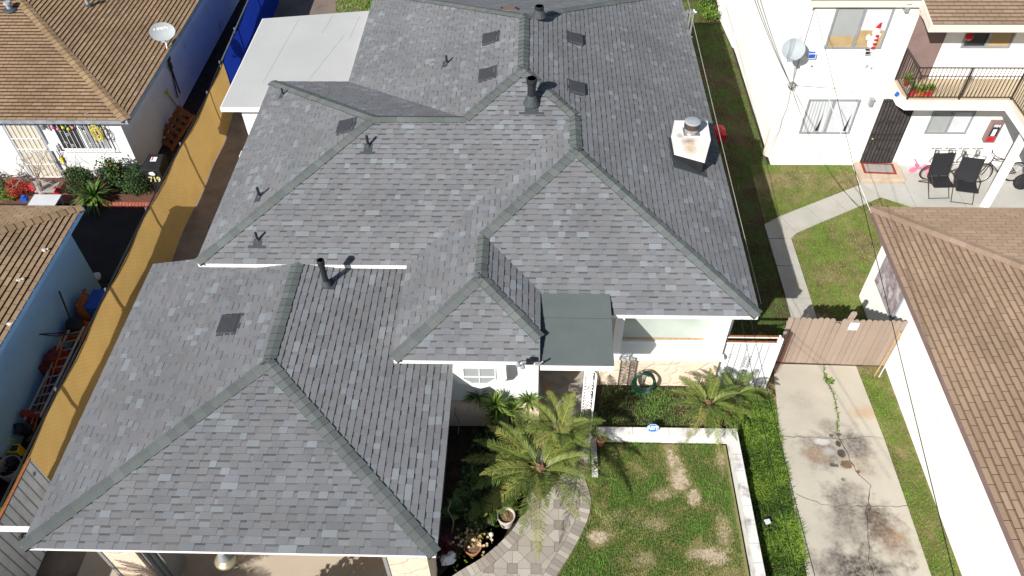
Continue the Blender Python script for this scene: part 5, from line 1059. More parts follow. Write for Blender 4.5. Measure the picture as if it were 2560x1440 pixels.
q = MB(); x = aty(2335, 372, AY-.1).x
for k in range(4):
    xx = x+.02+k*.42; q.tube([(xx, AY, .75), (xx, AY-.16, .75), (xx+.04, AY-.18, .55), (xx-.03, AY-.16, .35), (xx+.05, AY-.10, .2)], .02, 7); q.lathe([(.07, 0), (.08, .12), (.05, .2)], 10, Matrix.Translation((xx+.1, AY-.14, .5))); q.box((xx-.12, AY-.14, .76), (xx+.2, AY-.10, .78))
tag(q.build('gas_meter_row', 'metal'), 'row of four small gas pipes and meters low on the wall behind the bicycles', 'gas meters')
q = MB(); q.box((AX-.002+2.62, 19.47, -.05), (AX+3.94, AY-.001, .155)); tag(q.build('door_step', 'stoop'), kind='structure')
t = thing('doormat', (10.8, 19.9, .16), 'gray doormat with maroon border on the tan step before the black door', 'doormat')
q = MB(); F = Matrix.Translation((10.82, 19.98, .157)) @ Matrix.Rotation(R_(-3), 4, 'Z'); q.box((-.50, -.26, 0), (.50, .26, .012), F); q.build('border', 'maroon', t); q = MB(); q.box((-.42, -.19, .013), (.42, .19, .018), F); q.build('centre', 'mat_gray', t)

# bicycles
def bicycle(name, label, base, ang, fm, hm, seed, bag=False, lean=8):
    t = thing(name, base, label, 'bicycle', 'bicycles on the patio'); F = Matrix.Translation(base) @ Matrix.Rotation(R_(ang), 4, 'Z') @ Matrix.Rotation(R_(lean), 4, 'X'); f = lambda x, z, y=0: F @ V((x, y, z))
    Rw = .325
    for x in (-.52, .52):
        q = MB(); q.tube([f(x+Rw*math.cos(a), Rw+Rw*math.sin(a)) for a in [i*math.pi/14 for i in range(29)]], .022, 7, False); w = q.build('wheel', 'tyre', t)
        q = MB(); q.tube([f(x+.295*math.cos(a), Rw+.295*math.sin(a)) for a in [i*math.pi/14 for i in range(29)]], .010, 5, False); [q.tube([f(x, Rw), f(x+.29*math.cos(a), Rw+.29*math.sin(a))], .0022, 3) for a in [i*math.pi/8 for i in range(16)]]; q.tube([f(x, Rw, -.05), f(x, Rw, .05)], .022, 8); q.build('rim', 'metal', w)
    bb, st_, hd, hl = f(-.05, .29), f(-.2, .75), f(.34, .82), f(.37, .68)
    q = MB(); [q.tube(k, .018, 8) for k in ([bb, st_], [st_, hd], [bb, hl], [hd, hl])]; [q.tube([f(-.52, Rw, s*.06), f(-.05, .29, s*.02)], .011, 6) for s in (-1, 1)]; [q.tube([f(-.52, Rw, s*.06), f(-.19, .7, s*.02)], .010, 6) for s in (-1, 1)]; q.build('frame', fm, t)
    q = MB(); [q.tube([f(.37, .68, s*.04), f(.52, Rw, s*.05)], .015, 7) for s in (-1, 1)]; q.tube([hd, f(.31, .93)], .014, 7); q.build('fork', hm, t)
    q = MB(); q.tube([f(.26, .98, -.28), f(.33, .95, -.15), f(.34, .94, 0), f(.33, .95, .15), f(.26, .98, .28)], .013, 7); q.build('handlebar', 'black', t)
    q = MB(); q.tube([st_, f(-.23, .88)], .013, 7); q.blob(f(-.26, .91), (.13, .06, .035), 2, 10, 6, .05, Matrix.Rotation(R_(ang), 3, 'Z')); q.build('saddle', hm if hm != 'gray' else 'black', t)
    q = MB(); q.lathe([(.09, -.005), (.09, .005)], 18, F @ Matrix.Translation((-.05, .05, .29)) @ Matrix.Rotation(R_(90), 4, 'X')); q.tube([f(-.05, .29, .06), f(.05, .17, .08), f(.08, .17, .14)], .010, 6); q.tube([f(-.05, .29, -.06), f(-.15, .41, -.08), f(-.15, .41, -.14)], .010, 6); q.build('crank', 'metal', t)
    return t
b1 = at(2325, 458, 0); bicycle('bicycle', 'bicycle with red and blue frame and teal saddle behind the black chairs', V((12.78, 19.62, .02)), -2, 'frame_dark', 'teal', 1)
q = MB(); bicycle('bicycle', 'black mountain bicycle leaning by the wall right of the two black chairs', V((14.3, 19.55, .02)), 184, 'black', 'black', 2)
c = V((15.0, 19.3, .75)); q = MB(); q.blob(c, (.17, .14, .22), 3, 12, 8, .08); q.box((c.x-.16, c.y-.12, c.z+.05), (c.x+.16, c.y+.12, c.z+.26)); tag(q.build('delivery_bag', 'red', smooth=False), 'red bag with white print behind the cream post', 'bag')
t = thing('pink_tricycle', V((12.1, 20.0, .02)), 'little pink tricycle half behind the bicycle wheel by the wall', 'tricycle'); q = MB(); c = V((12.1, 19.98, 0)); q.tube([c+V((-.2, 0, .35)), c+V((-.1, 0, .2)), c+V((.25, 0, .2))], .035, 8); q.tube([c+V((-.2, -.15, .42)), c+V((-.2, .15, .42))], .025, 6); q.build('frame', 'pink', t)
q = MB(); [q.lathe([(.10, -.02), (.11, 0), (.10, .02)], 14, Matrix.Translation(c+V(p)) @ Matrix.Rotation(R_(90), 4, 'X')) for p in ((-.2, 0, .11), (.3, -.12, .1), (.3, .12, .1))]; q.build('wheel', 'pink', t); q = MB(); q.blob(c+V((.15, 0, .27)), (.1, .08, .04), 1, 8, 5, .1); q.build('saddle', 'pink', t)
# folding chairs seen from behind, facing away from the camera
def chair(label, base, ang):
    t = thing('folding_chair', base, label, 'chair', 'black folding chairs on the patio'); F = Matrix.Translation(base) @ Matrix.Rotation(R_(ang), 4, 'Z'); f = lambda x, y, z: F @ V((x*1.1, y*1.1, z)); w = .28
    q = MB()
    for s in (-1, 1): q.tube([f(s*w, .28, .0), f(s*w, -.20, .48)], .013, 7)
    q.tube([f(-w, .28, .02), f(w, .28, .02)], .012, 7); q.build('leg_frame', 'iron', t)
    q = MB()
    for s in (-1, 1): q.tube([f(s*w, -.48, .0), f(s*w, .10, .46)], .013, 7)
    q.tube([f(-w, -.48, .02), f(w, -.48, .02)], .012, 7); q.build('leg_frame', 'iron', t)
    q = MB()
    for s in (-1, 1): q.tube([f(s*w, -.22, .46), f(s*w, -.02, 0.42), f(s*w, .26, .45)], .013, 7)
    q.build('seat_frame', 'iron', t); q = MB(); q.faces([f(-w, .26, .45), f(w, .26, .45), f(w, -.22, .43), f(-w, -.22, .43), f(-w, .26, .43), f(w, .26, .43), f(w, -.22, .41), f(-w, -.22, .41)], [(0, 1, 2, 3), (7, 6, 5, 4), (0, 3, 7, 4), (1, 5, 6, 2), (0, 4, 5, 1), (3, 2, 6, 7)]); q.build('seat', 'mesh_black', t)
    q = MB(); q.tube([f(-w, -.20, .42), f(-w, -.36, 1.28), f(w, -.36, 1.28), f(w, -.20, .42)], .016, 7); q.build('back_frame', 'iron', t)
    q = MB(); P = [f(x, y, z) for y, z in ((-.215, .45), (-.275, .70), (-.315, .95), (-.345, 1.19)) for x in (-w, w)]; q.faces(P, [(0, 1, 3, 2), (2, 3, 5, 4), (4, 5, 7, 6)]); q.faces([p+V((0, .012, 0)) for p in P], [(2, 3, 1, 0), (4, 5, 3, 2), (6, 7, 5, 4)]); q.build('backrest', 'mesh_black', t)
    q = MB(); [q.tube([f(s*w, -.28, .66), f(s*(w+.03), .0, .66), f(s*w, .20, .45)], .014, 6) for s in (-1, 1)]; q.build('armrest', 'iron', t)
chair('black folding mesh chair on the patio, left of the pair', V((12.30, 19.02, .02)), 183); chair('black folding mesh chair on the patio, right of the pair', V((12.98, 18.80, .02)), 169)
c = at(2552, 462, .15); t = thing('scooter', c, 'black wheeled scooter cut off by the right edge of the photo', 'scooter'); q = MB(); q.lathe([(.20, -.06), (.25, -.04), (.26, 0), (.25, .04), (.20, .06)], 20, Matrix.Translation((c.x, c.y, .27)) @ Matrix.Rotation(R_(75), 4, 'X')); q.build('wheel', 'tyre', t, True); q = MB(); q.box((c.x+.1, c.y-.1, .2), (c.x+.9, c.y+.15, .45)); q.blob((c.x+.6, c.y, .6), (.35, .16, .14), 2, 12, 7, .05); q.build('body', 'black', t)

# ------------------------------------------------------------------ brown roofed house at the right
rh = thing('brown_roof_house', (12, 8, 0), 'white house with brown shingle hip roof filling the lower right corner', 'house')
c3 = (8.57, 15.43); E3, s3 = 2.5, .2; D = 5
q = MB(); shingles(q, [V((c3[0]-.02, c3[1]+.02, E3)), V((c3[0]+D, c3[1]-D, E3+s3*D)), V((c3[0]+D, 1.5, E3+s3*D)), V((c3[0]-.02, 1.5, E3))], 'tab', .14, 71, .36)
shingles(q, [V((c3[0]-.02, c3[1]+.02, E3)), V((18, c3[1]+.02, E3)), V((18, c3[1]-D, E3+s3*D)), V((c3[0]+D, c3[1]-D, E3+s3*D))], 'tab', .14, 72, .36); q.build('roof', 'brown_shingle', rh)
M['brown_cap'] = tone_mat('brown_cap', [(0, (.18, .12, .085)), (.15, (.30, .21, .15)), (1, (.36, .26, .19))], grain=.18, gscale=70)
q = MB(); caps(q, (c3[0], c3[1], E3), (c3[0]+D, c3[1]-D, E3+s3*D), V((-s3, 0, 1)).normalized(), V((0, s3, 1)).normalized(), .15, .2, 7); q.build('ridge_cap', 'brown_cap', rh)
q = MB(); q.box((c3[0]-.03, 1.5, E3-.13), (c3[0], c3[1]+.03, E3-.006)); q.build('fascia', 'brown_door', rh); q = MB(); q.box((c3[0]+.001, c3[1]+.001, E3-.13), (18, c3[1]+.03, E3-.006)); q.build('fascia', 'brown_door', rh)
q = MB(); q.box((c3[0]+.01, 1.5, E3-.12), (18, c3[1]-.01, E3-.09)); q.build('soffit', 'cream', rh)
q = MB(); q.prism([(8.83, 14.68), (8.83, 1.5), (18, 1.5), (18, 14.68)], 0, E3-.121); q.build('wall', 'cream', rh)
wx = 8.83; pts = [atx(2252, 655, wx), atx(2208, 703, wx), atx(2247, 785, wx)]
M['mottled_pane'] = mat('mottled_window_pane', (.33, .27, .29), .3, .5, 5, dirt=(.62, .58, .60), dscale=3.5, dmin=.48, dmax=.56, spec=.6, bump=.6, bscale=9)  # pane colour broken by pale blotches, with coarse bumps
ww = box1('window', 'alu', (wx-.045, 12.85, 1.06), (wx-.002, 14.25, 2.2), rh); box1('pane', 'mottled_pane', (wx-.05, 12.9, 1.11), (wx-.046, 14.2, 2.15), ww)
q = MB(); q.box((8.5, 1.5, 0), (8.6, 3, .1)); 
t = thing('wood_strip', at(2195, 938, 0), 'long raw wooden strip leaning on the fence end, the thicker tan one', 'wood strip'); q = MB(); q.tube([at(2186, 940, .02), aty(2252, 830, 12.2)], .022, 5); q.build('strip', 'wood', t)
q = MB(); q.tube([at(2197, 943, .02), aty(2249, 850, 12.2)], .014, 5); tag(q.build('plastic_pipe', 'blind'), 'thin white pipe leaning beside the wooden strip at the fence end', 'pipe')
q = MB(); r = random.Random(6)
for (pa, pb) in (((2328, 885), (2270, 972)), ((2354, 945), (2275, 1060)), ((2378, 997), (2308, 1098))):
    a, b = atx(*pa, wx-.012), atx(*pb, wx-.012); n = 14; q.tube([a+(b-a)*(i/n)+V((0, r.gauss(0, .01), -.16*math.sin(math.pi*i/n)*.3)) for i in range(n+1)], .006, 4)
tag(q.build('wall_crack', 'cream_trim'), 'thin gray crack lines running down the long white wall', 'cracks', kind='stuff')

# ------------------------------------------------------------------ wooden fence and white gate
fa, fb = V((6.05, 12.38, 0)), V((8.82, 12.30, 0)); t = thing('wooden_fence', (7.4, 12.34, 0), 'tan dog eared board fence with one broken board between house and white wall', 'fence')
n = 20; ax = (fb-fa).normalized(); L = (fb-fa).length; bw_ = L/n; r = random.Random(13)
for i in range(n):
    if i == 8: hgt, tilt = 1.60, 0
    else: hgt, tilt = 1.75+r.uniform(-.02, .015), r.uniform(-.006, .006)
    F = frame(fa+ax*(i+.5)*bw_+V((0, r.uniform(-.004, .004), 0)), ax, (0, 0, 1), ax.cross(V((0, 0, 1)))) @ Matrix.Rotation(tilt, 4, 'Z'); w = bw_/2-.004; q = MB()
    prf = [(-w, .03), (w, .03), (w, hgt-.05), (w-.03, hgt-.01), (w-.05, hgt), (-w+.05, hgt), (-w+.03, hgt-.01), (-w, hgt-.05)]; q.prism(prf, -.009, .009, F, tone=r.uniform(.3, .95)); q.build('board', 'wood_fence', t)
q = MB(); F = frame(fa+ax*8.9*bw_+V((0, .03, 0)), ax, (0, 0, 1), ax.cross(V((0, 0, 1)))) @ Matrix.Rotation(-.12, 4, 'Z'); w = .075; q.prism([(-w, .5), (w, .5), (w, 1.93), (w-.04, 1.99), (-w+.04, 1.99), (-w, 1.95)], -.009, .009, F, tone=.7); q.build('board', 'wood_fence', t)
for z in (.4, 1.45): q = MB(); q.box((6.06, 12.40, z), (8.80, 12.45, z+.09)); q.build('rail', 'wood_fence', t)
c = aty(2134, 815, 12.325); t = thing('warning_sign', c, 'small white sign with red and black lines fixed on the tan board fence', 'sign'); q = MB(); F = frame((c.x, 12.312, c.z), ax, (0, 0, 1), ax.cross(V((0, 0, 1)))); q.box((-.11, -.13, -.002), (.11, .13, .003), F); q.build('plate', 'white', t)
text('WARNING', .045, F @ Matrix.Translation((0, .095, .004)), 'red', t, bold=.001); q = MB(); q.box((-.09, .01, .0032), (.09, .03, .004), F); q.box((-.09, -.02, .0032), (.09, -.012, .004), F); q.box((-.09, -.05, .0032), (.05, -.042, .004), F); q.build('text_lines', 'maroon', t)
t = thing('white_metal_gate', (5.0, 11.62, 0), 'tall white ribbed metal gate with rusty top bars beside the front window', 'gate')
gy_ = 11.60; q = MB(); q.box((4.42, gy_, .06), (5.60, gy_+.02, 1.72)); q.build('panel', 'white_dirty', t); q = MB(); [q.box((4.46+i*.165, gy_-.012, .07), (4.475+i*.165, gy_-.001, 1.71)) for i in range(7)]; q.build('rib', 'alu', t)
for x in (4.38, 5.61): q = MB(); q.box((x, gy_-.02, .03), (x+.045, gy_+.03, 1.98)); q.build('gate_post', 'white', t)
for z, m in ((1.73, 'rust'), (1.93, 'rust')): q = MB(); q.box((4.43, gy_-.02, z), (5.605, gy_+.03, z+.035)); q.build('top_bar', m, t); q = MB(); q.box((4.43, gy_-.026, z-.002), (5.605, gy_-.0205, z+.03)); q.build('bar_face', 'white', t)
q = MB()
for k in range(5):
    for s in (-1, 1): scroll(q, (5.05+s*.05, gy_-.02, .85+k*.09), .045, (s, 0, 0), th=.006)
for k in range(2): scroll(q, (4.62, gy_-.02, 1.2+k*.1), .03, (1, 0, 0), th=.005)
q.build('scrollwork', 'alu', t)
q = MB(); q.box((5.665, gy_-.04, 0), (5.72, gy_+.02, 1.9)); tag(q.build('gate_post', 'white'), 'slim white post right of the tall white gate at the driveway', 'post')
q = MB(); [q.tube([(5.72+i*.07, 12.0, 0.1), (5.72+i*.07, 12.0, 1.5)], .004, 4) for i in range(6)]; [q.tube([(5.72, 12.0, .1+i*.09), (6.1, 12.0, .1+i*.09)], .004, 4) for i in range(16)]; tag(q.build('wire_mesh', 'maroon'), 'rusty wire mesh panel between the white gate and the board fence', 'wire mesh')

# ------------------------------------------------------------------ front yard
q = MB(); hb = .34
q.prism([(1.50, 9.98), (4.73, 9.98), (4.73, 10.18), (1.50, 10.18)], 0, hb); q.prism([(4.53, 2), (4.73, 2), (4.73, 9.979), (4.53, 9.979)], 0, hb-.002)
tag(q.build('block_border_wall', 'curb'), 'low white painted block wall with stained top bordering the front lawn', 'wall')
q = MB(); [q.box((1.9+i*.42, 9.975, hb+.0005), (1.908+i*.42, 10.185, hb+.002)) for i in range(7)]; [q.box((4.525, 3.2+i*.42, hb-.0015), (4.735, 3.208+i*.42, hb-.0002)) for i in range(16)]; tag(q.build('mortar_joint', 'mat_gray'), 'thin gray mortar joints across the top of the block border', 'joints', kind='stuff')
sheet('planter_soil', [(1.45, 10.181), (4.5, 10.181), (4.5, 11.47), (1.45, 11.47)], .20, 'soil', .2)
grass('planter_grass', 'dark shaded grass in the raised planter under the front window', [(1.5, 10.28), (4.4, 10.28), (4.4, 11.42), (1.7, 11.42)], .20, 1700, .07, 'grass', 21, 1.2, .08, .3)
grass('ground_cover', 'thick bright green clover like ground cover along the driveway', [(4.85, 3), (5.66, 3), (5.72, 6.6), (5.8, 10.2), (5.85, 11.4), (4.6, 11.4), (4.82, 10.3)], 0, 3800, .085, 'clover', 22, 1.5, .02, .1, .03, 'ground cover', 1.0)
q = MB(); q.box((1.37, 9.05, 0), (1.50, 10.0, .12)); tag(q.build('path_edging', 'curb'), 'short white edging strip from the iron post toward the paver path', 'edging')
# yard sign
sp = at(1632, 1070, .42); t = thing('yard_sign', (sp.x, sp.y, .2), 'blue octagonal security sign with white letters standing in the planter', 'sign')
F = frame(sp, (1, 0, 0), (0, .55, 1), (0, -1, .55)); ocp = [(.15*math.cos(R_(22.5+45*i)), .115*math.sin(R_(22.5+45*i))) for i in range(8)]; q = MB(); q.prism(ocp, 0, .012, F); q.build('board', 'blue', t)
M['sign_blue'] = mat('sign_blue', (.03, .16, .62), .4, .03); t.children[0].data.materials[0] = M['sign_blue']
q = MB(); oc2 = [(x*.93, y*.93) for x, y in ocp]; oc3 = [(x*.87, y*.87) for x, y in ocp]
q.faces([F @ V((x, y, .0135)) for x, y in oc2+oc3], [(i, (i+1) % 8, 8+(i+1) % 8, 8+i) for i in range(8)]); q.build('border_line', 'white', t)
text('ADT', .12, F @ Matrix.Translation((0, .005, .014)) @ Matrix.Rotation(0, 4, 'Z'), 'white', t, bold=.006); q = MB(); q.tube([(sp.x, sp.y+.02, .2), (sp.x, sp.y+.02, sp.z)], .01, 6); q.build('stake', 'metal', t)
# garden hose wound on a tap
hc = V((2.66, 11.30, .68)); t = thing('garden_hose', (2.66, 11.3, .2), 'dark green garden hose coiled around a tap at the stone wall', 'garden hose'); q = MB(); r = random.Random(15)
for k in range(9):
    rr = .21+r.uniform(0, .06); ox, oz = r.uniform(-.03, .03), r.uniform(-.04, .03); yy = r.uniform(-.06, .04); tl = r.uniform(-.1, .1)
    q.tube([hc+V((ox+rr*math.cos(a), yy-.12*(.5-.5*math.sin(a))-.02, oz+rr*1.15*math.sin(a))) for a in [i*.3+k for i in range(23)]], .013, 6)
q.tube([hc+V((.1, 0, -.3)), hc+V((.2, -.1, -.42)), hc+V((0, -.2, -.45)), hc+V((-.3, -.1, -.42)), hc+V((-.38, -.05, -.3))], .013, 6); q.build('coil', 'hose', t, True)
q = MB(); q.tube([(2.66, 11.42, .2), (2.66, 11.36, .75)], .018, 8); q.box((2.62, 11.28, .73), (2.70, 11.40, .78)); q.tube([(2.66, 11.3, .8), (2.66, 11.27, .72)], .02, 8); q.build('tap', 'metal', t)
# path lights
for i, (u, v, lab) in enumerate(((1228, 1336, 'solar stake light with clear globe beside the curved paver path'), (1079, 1406, 'solar stake light with clear globe at the garage corner'), (1262, 1335, None))):
    if not lab: continue
    c = at(u, v, .42); t = thing('garden_light', (c.x, c.y, 0), lab, 'garden light', 'solar stake lights in the flower bed'); q = MB(); q.tube([(c.x, c.y, 0), (c.x, c.y, .36)], .008, 6); q.build('stake', 'metal', t); q = MB(); q.blob((c.x, c.y, .42), (.05, .05, .06), 1, 12, 8, 0); q.build('globe', 'blind', t, True)
# pots
def pot(name, label, c, r0, h, m, soil=True):
    t = thing(name, (c.x, c.y, 0), label, 'pot'); q = MB(); q.lathe([(r0*.68, 0), (r0*.95, h*.8), (r0, h*.86), (r0*1.06, h*.9), (r0*1.06, h), (r0*.94, h), (r0*.9, h*.82), (.01, h*.8)], 26, Matrix.Translation((c.x, c.y, 0))); q.build('pot_body', m, t)
    if soil: q = MB(); q.lathe([(r0*.88, h*.82), (r0*.5, h*.86), (.01, h*.87)], 20, Matrix.Translation((c.x, c.y, 0))); q.build('soil', 'bark', t)
    return t
c = at(1265, 1290, .35); t = pot('plant_pot', 'whitewashed round pot of dry soil beside the curved path', c, .185, .38, 'potwhite'); q = MB(); q.tube([(c.x, c.y, .3), (c.x+.02, c.y-.08, .4), (c.x-.1, c.y+.1, .45)], .008, 5); q.build('dry_stem', 'twig', t)
c = at(1178, 1365, .2); t = pot('plant_pot', 'terracotta pot overflowing with pink and yellow succulent rosettes', c+V((.03, -.02, 0)), .18, .24, 'terracotta'); q = MB(); r = random.Random(31)
for k in range(85):
    p = V((c.x+r.gauss(0, .16), c.y+.08+r.gauss(0, .12), .28+abs(r.gauss(0, .12)))); base_t = r.random()
    for j in range(8): a = j*.785; d = V((math.cos(a), math.sin(a), .35))*.032; w = V((-math.sin(a), math.cos(a), 0))*.012; q.face([p, p+d*.6+w, p+d, p+d*.6-w], min(1, max(0, base_t+r.uniform(-.15, .15))))
q.build('succulent', 'leaf_jade', t)
c = at(1216, 1290, .2); t = pot('plant_pot', 'terracotta pot with small palm left of the whitewashed pot', c, .13, .28, 'terracotta')
c = at(1485, 1062, .3); pot('plant_pot', 'small terracotta pot at the foot of the white iron post', V((1.6, 9.9, 0)), .1, .3, 'terracotta')
rk = at(1118, 1398, .1); q = MB(); q.blob((rk.x, rk.y, .08), (.16, .12, .12), 5, 9, 6, .3); q.blob((rk.x+.09, rk.y+.1, .08), (.08, .08, .12), 6, 9, 6, .3); tag(q.build('garden_rock', 'white'), 'chunky white painted rock at the corner of the garage bed', 'rock')
c = at(1112, 1370, .15); t = thing('cordyline', (c.x, c.y, 0), 'burgundy spiky plant at the garage corner above the white rock', 'plant'); q = MB(); rosette(q, c, 42, .42, .014, random.Random(3), (.0, 1.3), .15); q.build('blades', 'leaf_burg', t)
q = MB(); q.prism([(5.03, 7.94), (5.14, 7.98), (5.12, 8.08), (5.0, 8.05)], .085, .10); tag(q.build('litter', 'blind'), 'scrap of white plastic litter on the ground cover strip', 'litter')
c = at(1800, 325, 0)
t = thing('red_toy_car', V((5.35, 18.9, 0)), 'red plastic object on the shaded grass beside the chimney shadow', 'toy'); c = at(1797, 327, .35); q = MB(); q.box((c.x-.2, c.y-.26, .1), (c.x+.22, c.y+.26, .36)); q.blob((c.x, c.y, .38), (.2, .25, .12), 3, 12, 7, .1); q.build('body', 'red', t)

# ------------------------------------------------------------------ palms and other plants in the front yard
def frond(q, c, az, L, el, r, leaf=.26, n=34, tone=.5, droop=.9, wid=.0125):
    """one feather leaf: curved midrib, leaflets in two ranks angled forward; returns midrib points"""
    d0 = V((math.cos(az), math.sin(az), 0)); pts = []; p = V(c); e = el
    for i in range(13): pts.append(p.copy()); p = p+(d0*math.cos(e)+V((0, 0, math.sin(e))))*L/12; e -= droop/12*(.5+1.1*i/12)
    sdv = V((-math.sin(az), math.cos(az), 0))
    for i in range(n):
        t = .14+.86*i/(n-1); k = min(11.999, t*12); a = int(k); o = pts[a]+(pts[a+1]-pts[a])*(k-a); d = (pts[a+1]-pts[a]).normalized()
        ll = leaf*math.sin(math.pi*min(1, .14+.86*t)**.75)**.6*(1.0 if t < .85 else .75)
        for s in (-1, 1):
            if r.random() < .04: continue
            up = d.cross(sdv)*-1; dirv = (d*r.uniform(.55, .85)+sdv*s*r.uniform(.8, 1.0)+V((0, 0, r.uniform(-.05, .28)))).normalized(); l = ll*r.uniform(.8, 1.12); w = dirv.cross(V((0, 0, 1))).normalized()*wid*.5
            if w.length < 1e-4: continue
            m_ = o+dirv*l*.55; tip = o+dirv*l-V((0, 0, .18*l)); tn = max(0, min(1, tone+r.gauss(0, .14)))
            q.face([o-w*.7, o+w*.7, m_+w, m_-w], tn); q.face([m_-w, m_+w, tip], min(1, tn+.12))
    return pts
def palm(name, label, base, zc, nf, L, seed, leaf=.26, azs=None, trunk=.11, pot_z=0, els=(-.1, 1.0), group=None, tone=(.3, .75)):
    r = random.Random(seed); t = thing(name, (base[0], base[1], 0), label, 'palm', group); c = V((base[0], base[1], zc))
    q = MB(); 
    if zc-pot_z > .3:
        n = 9; q.tube([V((base[0], base[1], pot_z+(zc-pot_z)*i/n)) for i in range(n+1)], [trunk*(1.15 if i % 2 else .92) for i in range(n+1)], 12)
    q.blob(c, (trunk*1.15, trunk*1.15, trunk*1.3), seed, 12, 8, .25); q.build('trunk', 'bark', t)
    for i in range(nf):
        az = azs[i] if azs else i*2.399+r.uniform(-.25, .25); ring = i/nf; el = els[1]-(els[1]-els[0])*ring+r.uniform(-.12, .12)
        q = MB(); l = L*r.uniform(.88, 1.08)*(.72+.35*ring); tn = r.uniform(*tone); pts = frond(q, c+V((math.cos(az), math.sin(az), 0))*.05, az, l, el, r, leaf*r.uniform(.9, 1.1), 58 if L > 1.1 else 42, tn, r.uniform(.8, 1.2)); q.tube(pts, [.014*(1-.8*k/12) for k in range(13)], 5, tone=min(1, tn+.15)); q.build('frond', 'leaf_palm', t)
    return t
pc = at(1352, 1172, 1.15); palm('date_palm', 'large feathery date palm spreading over the curved paver path, the nearest palm', pc, 1.15, 26, 1.8, 3, .25, tone=(.35, .95), els=(-.25, 1.0))
pc2 = at(1400, 1075, 1.35); palm('date_palm', 'tall feathery palm behind the nearest one in front of the porch', pc2, 1.35, 20, 1.2, 8, .22, trunk=.1, els=(-.15, 1.0), tone=(.3, .85))
pc3 = at(1772, 1010, .95); palm('date_palm', 'feathery palm in the raised planter corner before the white metal gate', pc3, .95, 24, .98, 11, .19, pot_z=.2, trunk=.09, els=(-.1, 1.1), tone=(.35, .85))
pc4 = at(1838, 985, .8); palm('date_palm', 'smaller palm behind the planter palm at the foot of the white gate', pc4, .8, 16, .8, 14, .17, trunk=.07, tone=(.2, .6))
p5 = at(1212, 1240, .5); palm('potted_palm', 'small dark green palm growing in a terracotta pot beside the path', p5, .5, 16, .8, 17, .2, pot_z=.25, trunk=.06, tone=(.1, .5))
for i, (u, v, z, lab) in enumerate(((1198, 990, 1.1, 'spiky yucca at the left end of the row under the box window'), (1238, 1012, 1.25, 'full spiky yucca second in the row under the box window'), (1283, 985, 1.0, 'spiky yucca behind the row beneath the white wall'), (1320, 1002, 1.05, 'yucca at the right end of the row by the porch corner'), (1243, 1036, .95, 'bright green yucca in front of the row beside the big palm'), (1275, 1030, .8, 'low yucca between the bright one and the porch corner'))):
    c = at(u, v, z); t = thing('yucca', (c.x, c.y, 0), lab, 'yucca', 'yuccas under the box window'); r = random.Random(60+i); q = MB(); q.tube([(c.x, c.y, 0), (c.x, c.y, z*.6), (c.x, c.y, z)], .035, 7); q.build('stem', 'bark', t)
    q = MB(); rosette(q, c, 85, .42, .019, r, (-.25, 1.35), .12, (.2, .9)); q.build('blades', 'leaf_yucca', t)
r = random.Random(90); q = MB()
for _ in range(520):
    x, y = r.uniform(-1.6, .0), r.uniform(6.4, 8.6)
    if x > -1.75+(y-6.4)*.75: continue
    c = V((x, y, .02)); a = r.uniform(0, 6.28); l = r.uniform(.04, .1); d = V((math.cos(a), math.sin(a), r.uniform(.3, 1.2)))*l; w = V((-math.sin(a), math.cos(a), 0))*l*.25; q.face([c, c+d*.5+w, c+d, c+d*.5-w], r.random())
tag(q.build('bed_undergrowth', 'leaf_bright'), 'low leafy undergrowth along the inner edge of the curved path', 'undergrowth', kind='stuff')
t = thing('broadleaf_plant', at(1140, 1278, .2), 'dark broad leaved plant in the shade beside the garage eave', 'plant'); q = MB(); rosette(q, at(1150, 1285, .25), 16, .55, .09, random.Random(4), (.1, 1.0), .35, (0, .4)); q.build('leaves', 'leaf_yucca', t)
for i, (u, v, lab) in enumerate(((1130, 1330, 'thin bare curved stem rising in the shaded bed by the garage'), (1145, 1085, 'pale bare stem in the dark bed behind the small palm'))):
    c = at(u, v, 0); r = random.Random(i); q = MB(); q.tube([c, c+V((.05, .1, .3)), c+V((-.06, .2, .6)), c+V((.02, .25, .9))], [.014, .012, .010, .006], 6); tag(q.build('sapling', 'twig'), lab, 'stem')
bush('round_shrub', 'small round bright green shrub behind the left end of the board fence', V((6.48, 13.05, .26)), (.30, .30, .27), 2600, 'leaf_bright', 95, .045, 'shrub')
bush('low_shrub', 'loose olive plant in the gap between house corner and board fence', V((5.8, 12.75, .25)), (.25, .3, .25), 500, 'leaf_bright', 96, .06, 'shrub')
grass('behind_fence_weeds', 'shaded weeds behind the board fence', [(7.55, 12.5), (8.75, 12.5), (8.75, 13.3), (7.55, 13.3)], 0, 900, .08, 'grass', 33, 1)
grass('rear_grass', 'sunny grass behind the rear wing at the top edge of the photo', [(-7.5, 26.2), (-1, 26.2), (-1, 32), (-8.5, 32)], 0, 500, .12, 'grass_dry', 34, 1, .15, .2, .03)
tree_c = V((5.8, 30.5, 0)); bush('green_tree', 'dense green shrub at the far end of the side yard, top edge', V((6.3, 31.5, 1.0)), (1.3, 1.3, 1.0), 5000, 'leaf_bush', 97, .12, 'shrub')
bush('green_tree', 'sunlit leafy shrub between the gray roof and the apartment wall at the top', V((7.0, 29.9, .3)), (.45, .8, .3), 1500, 'clover', 98, .08, 'shrub')

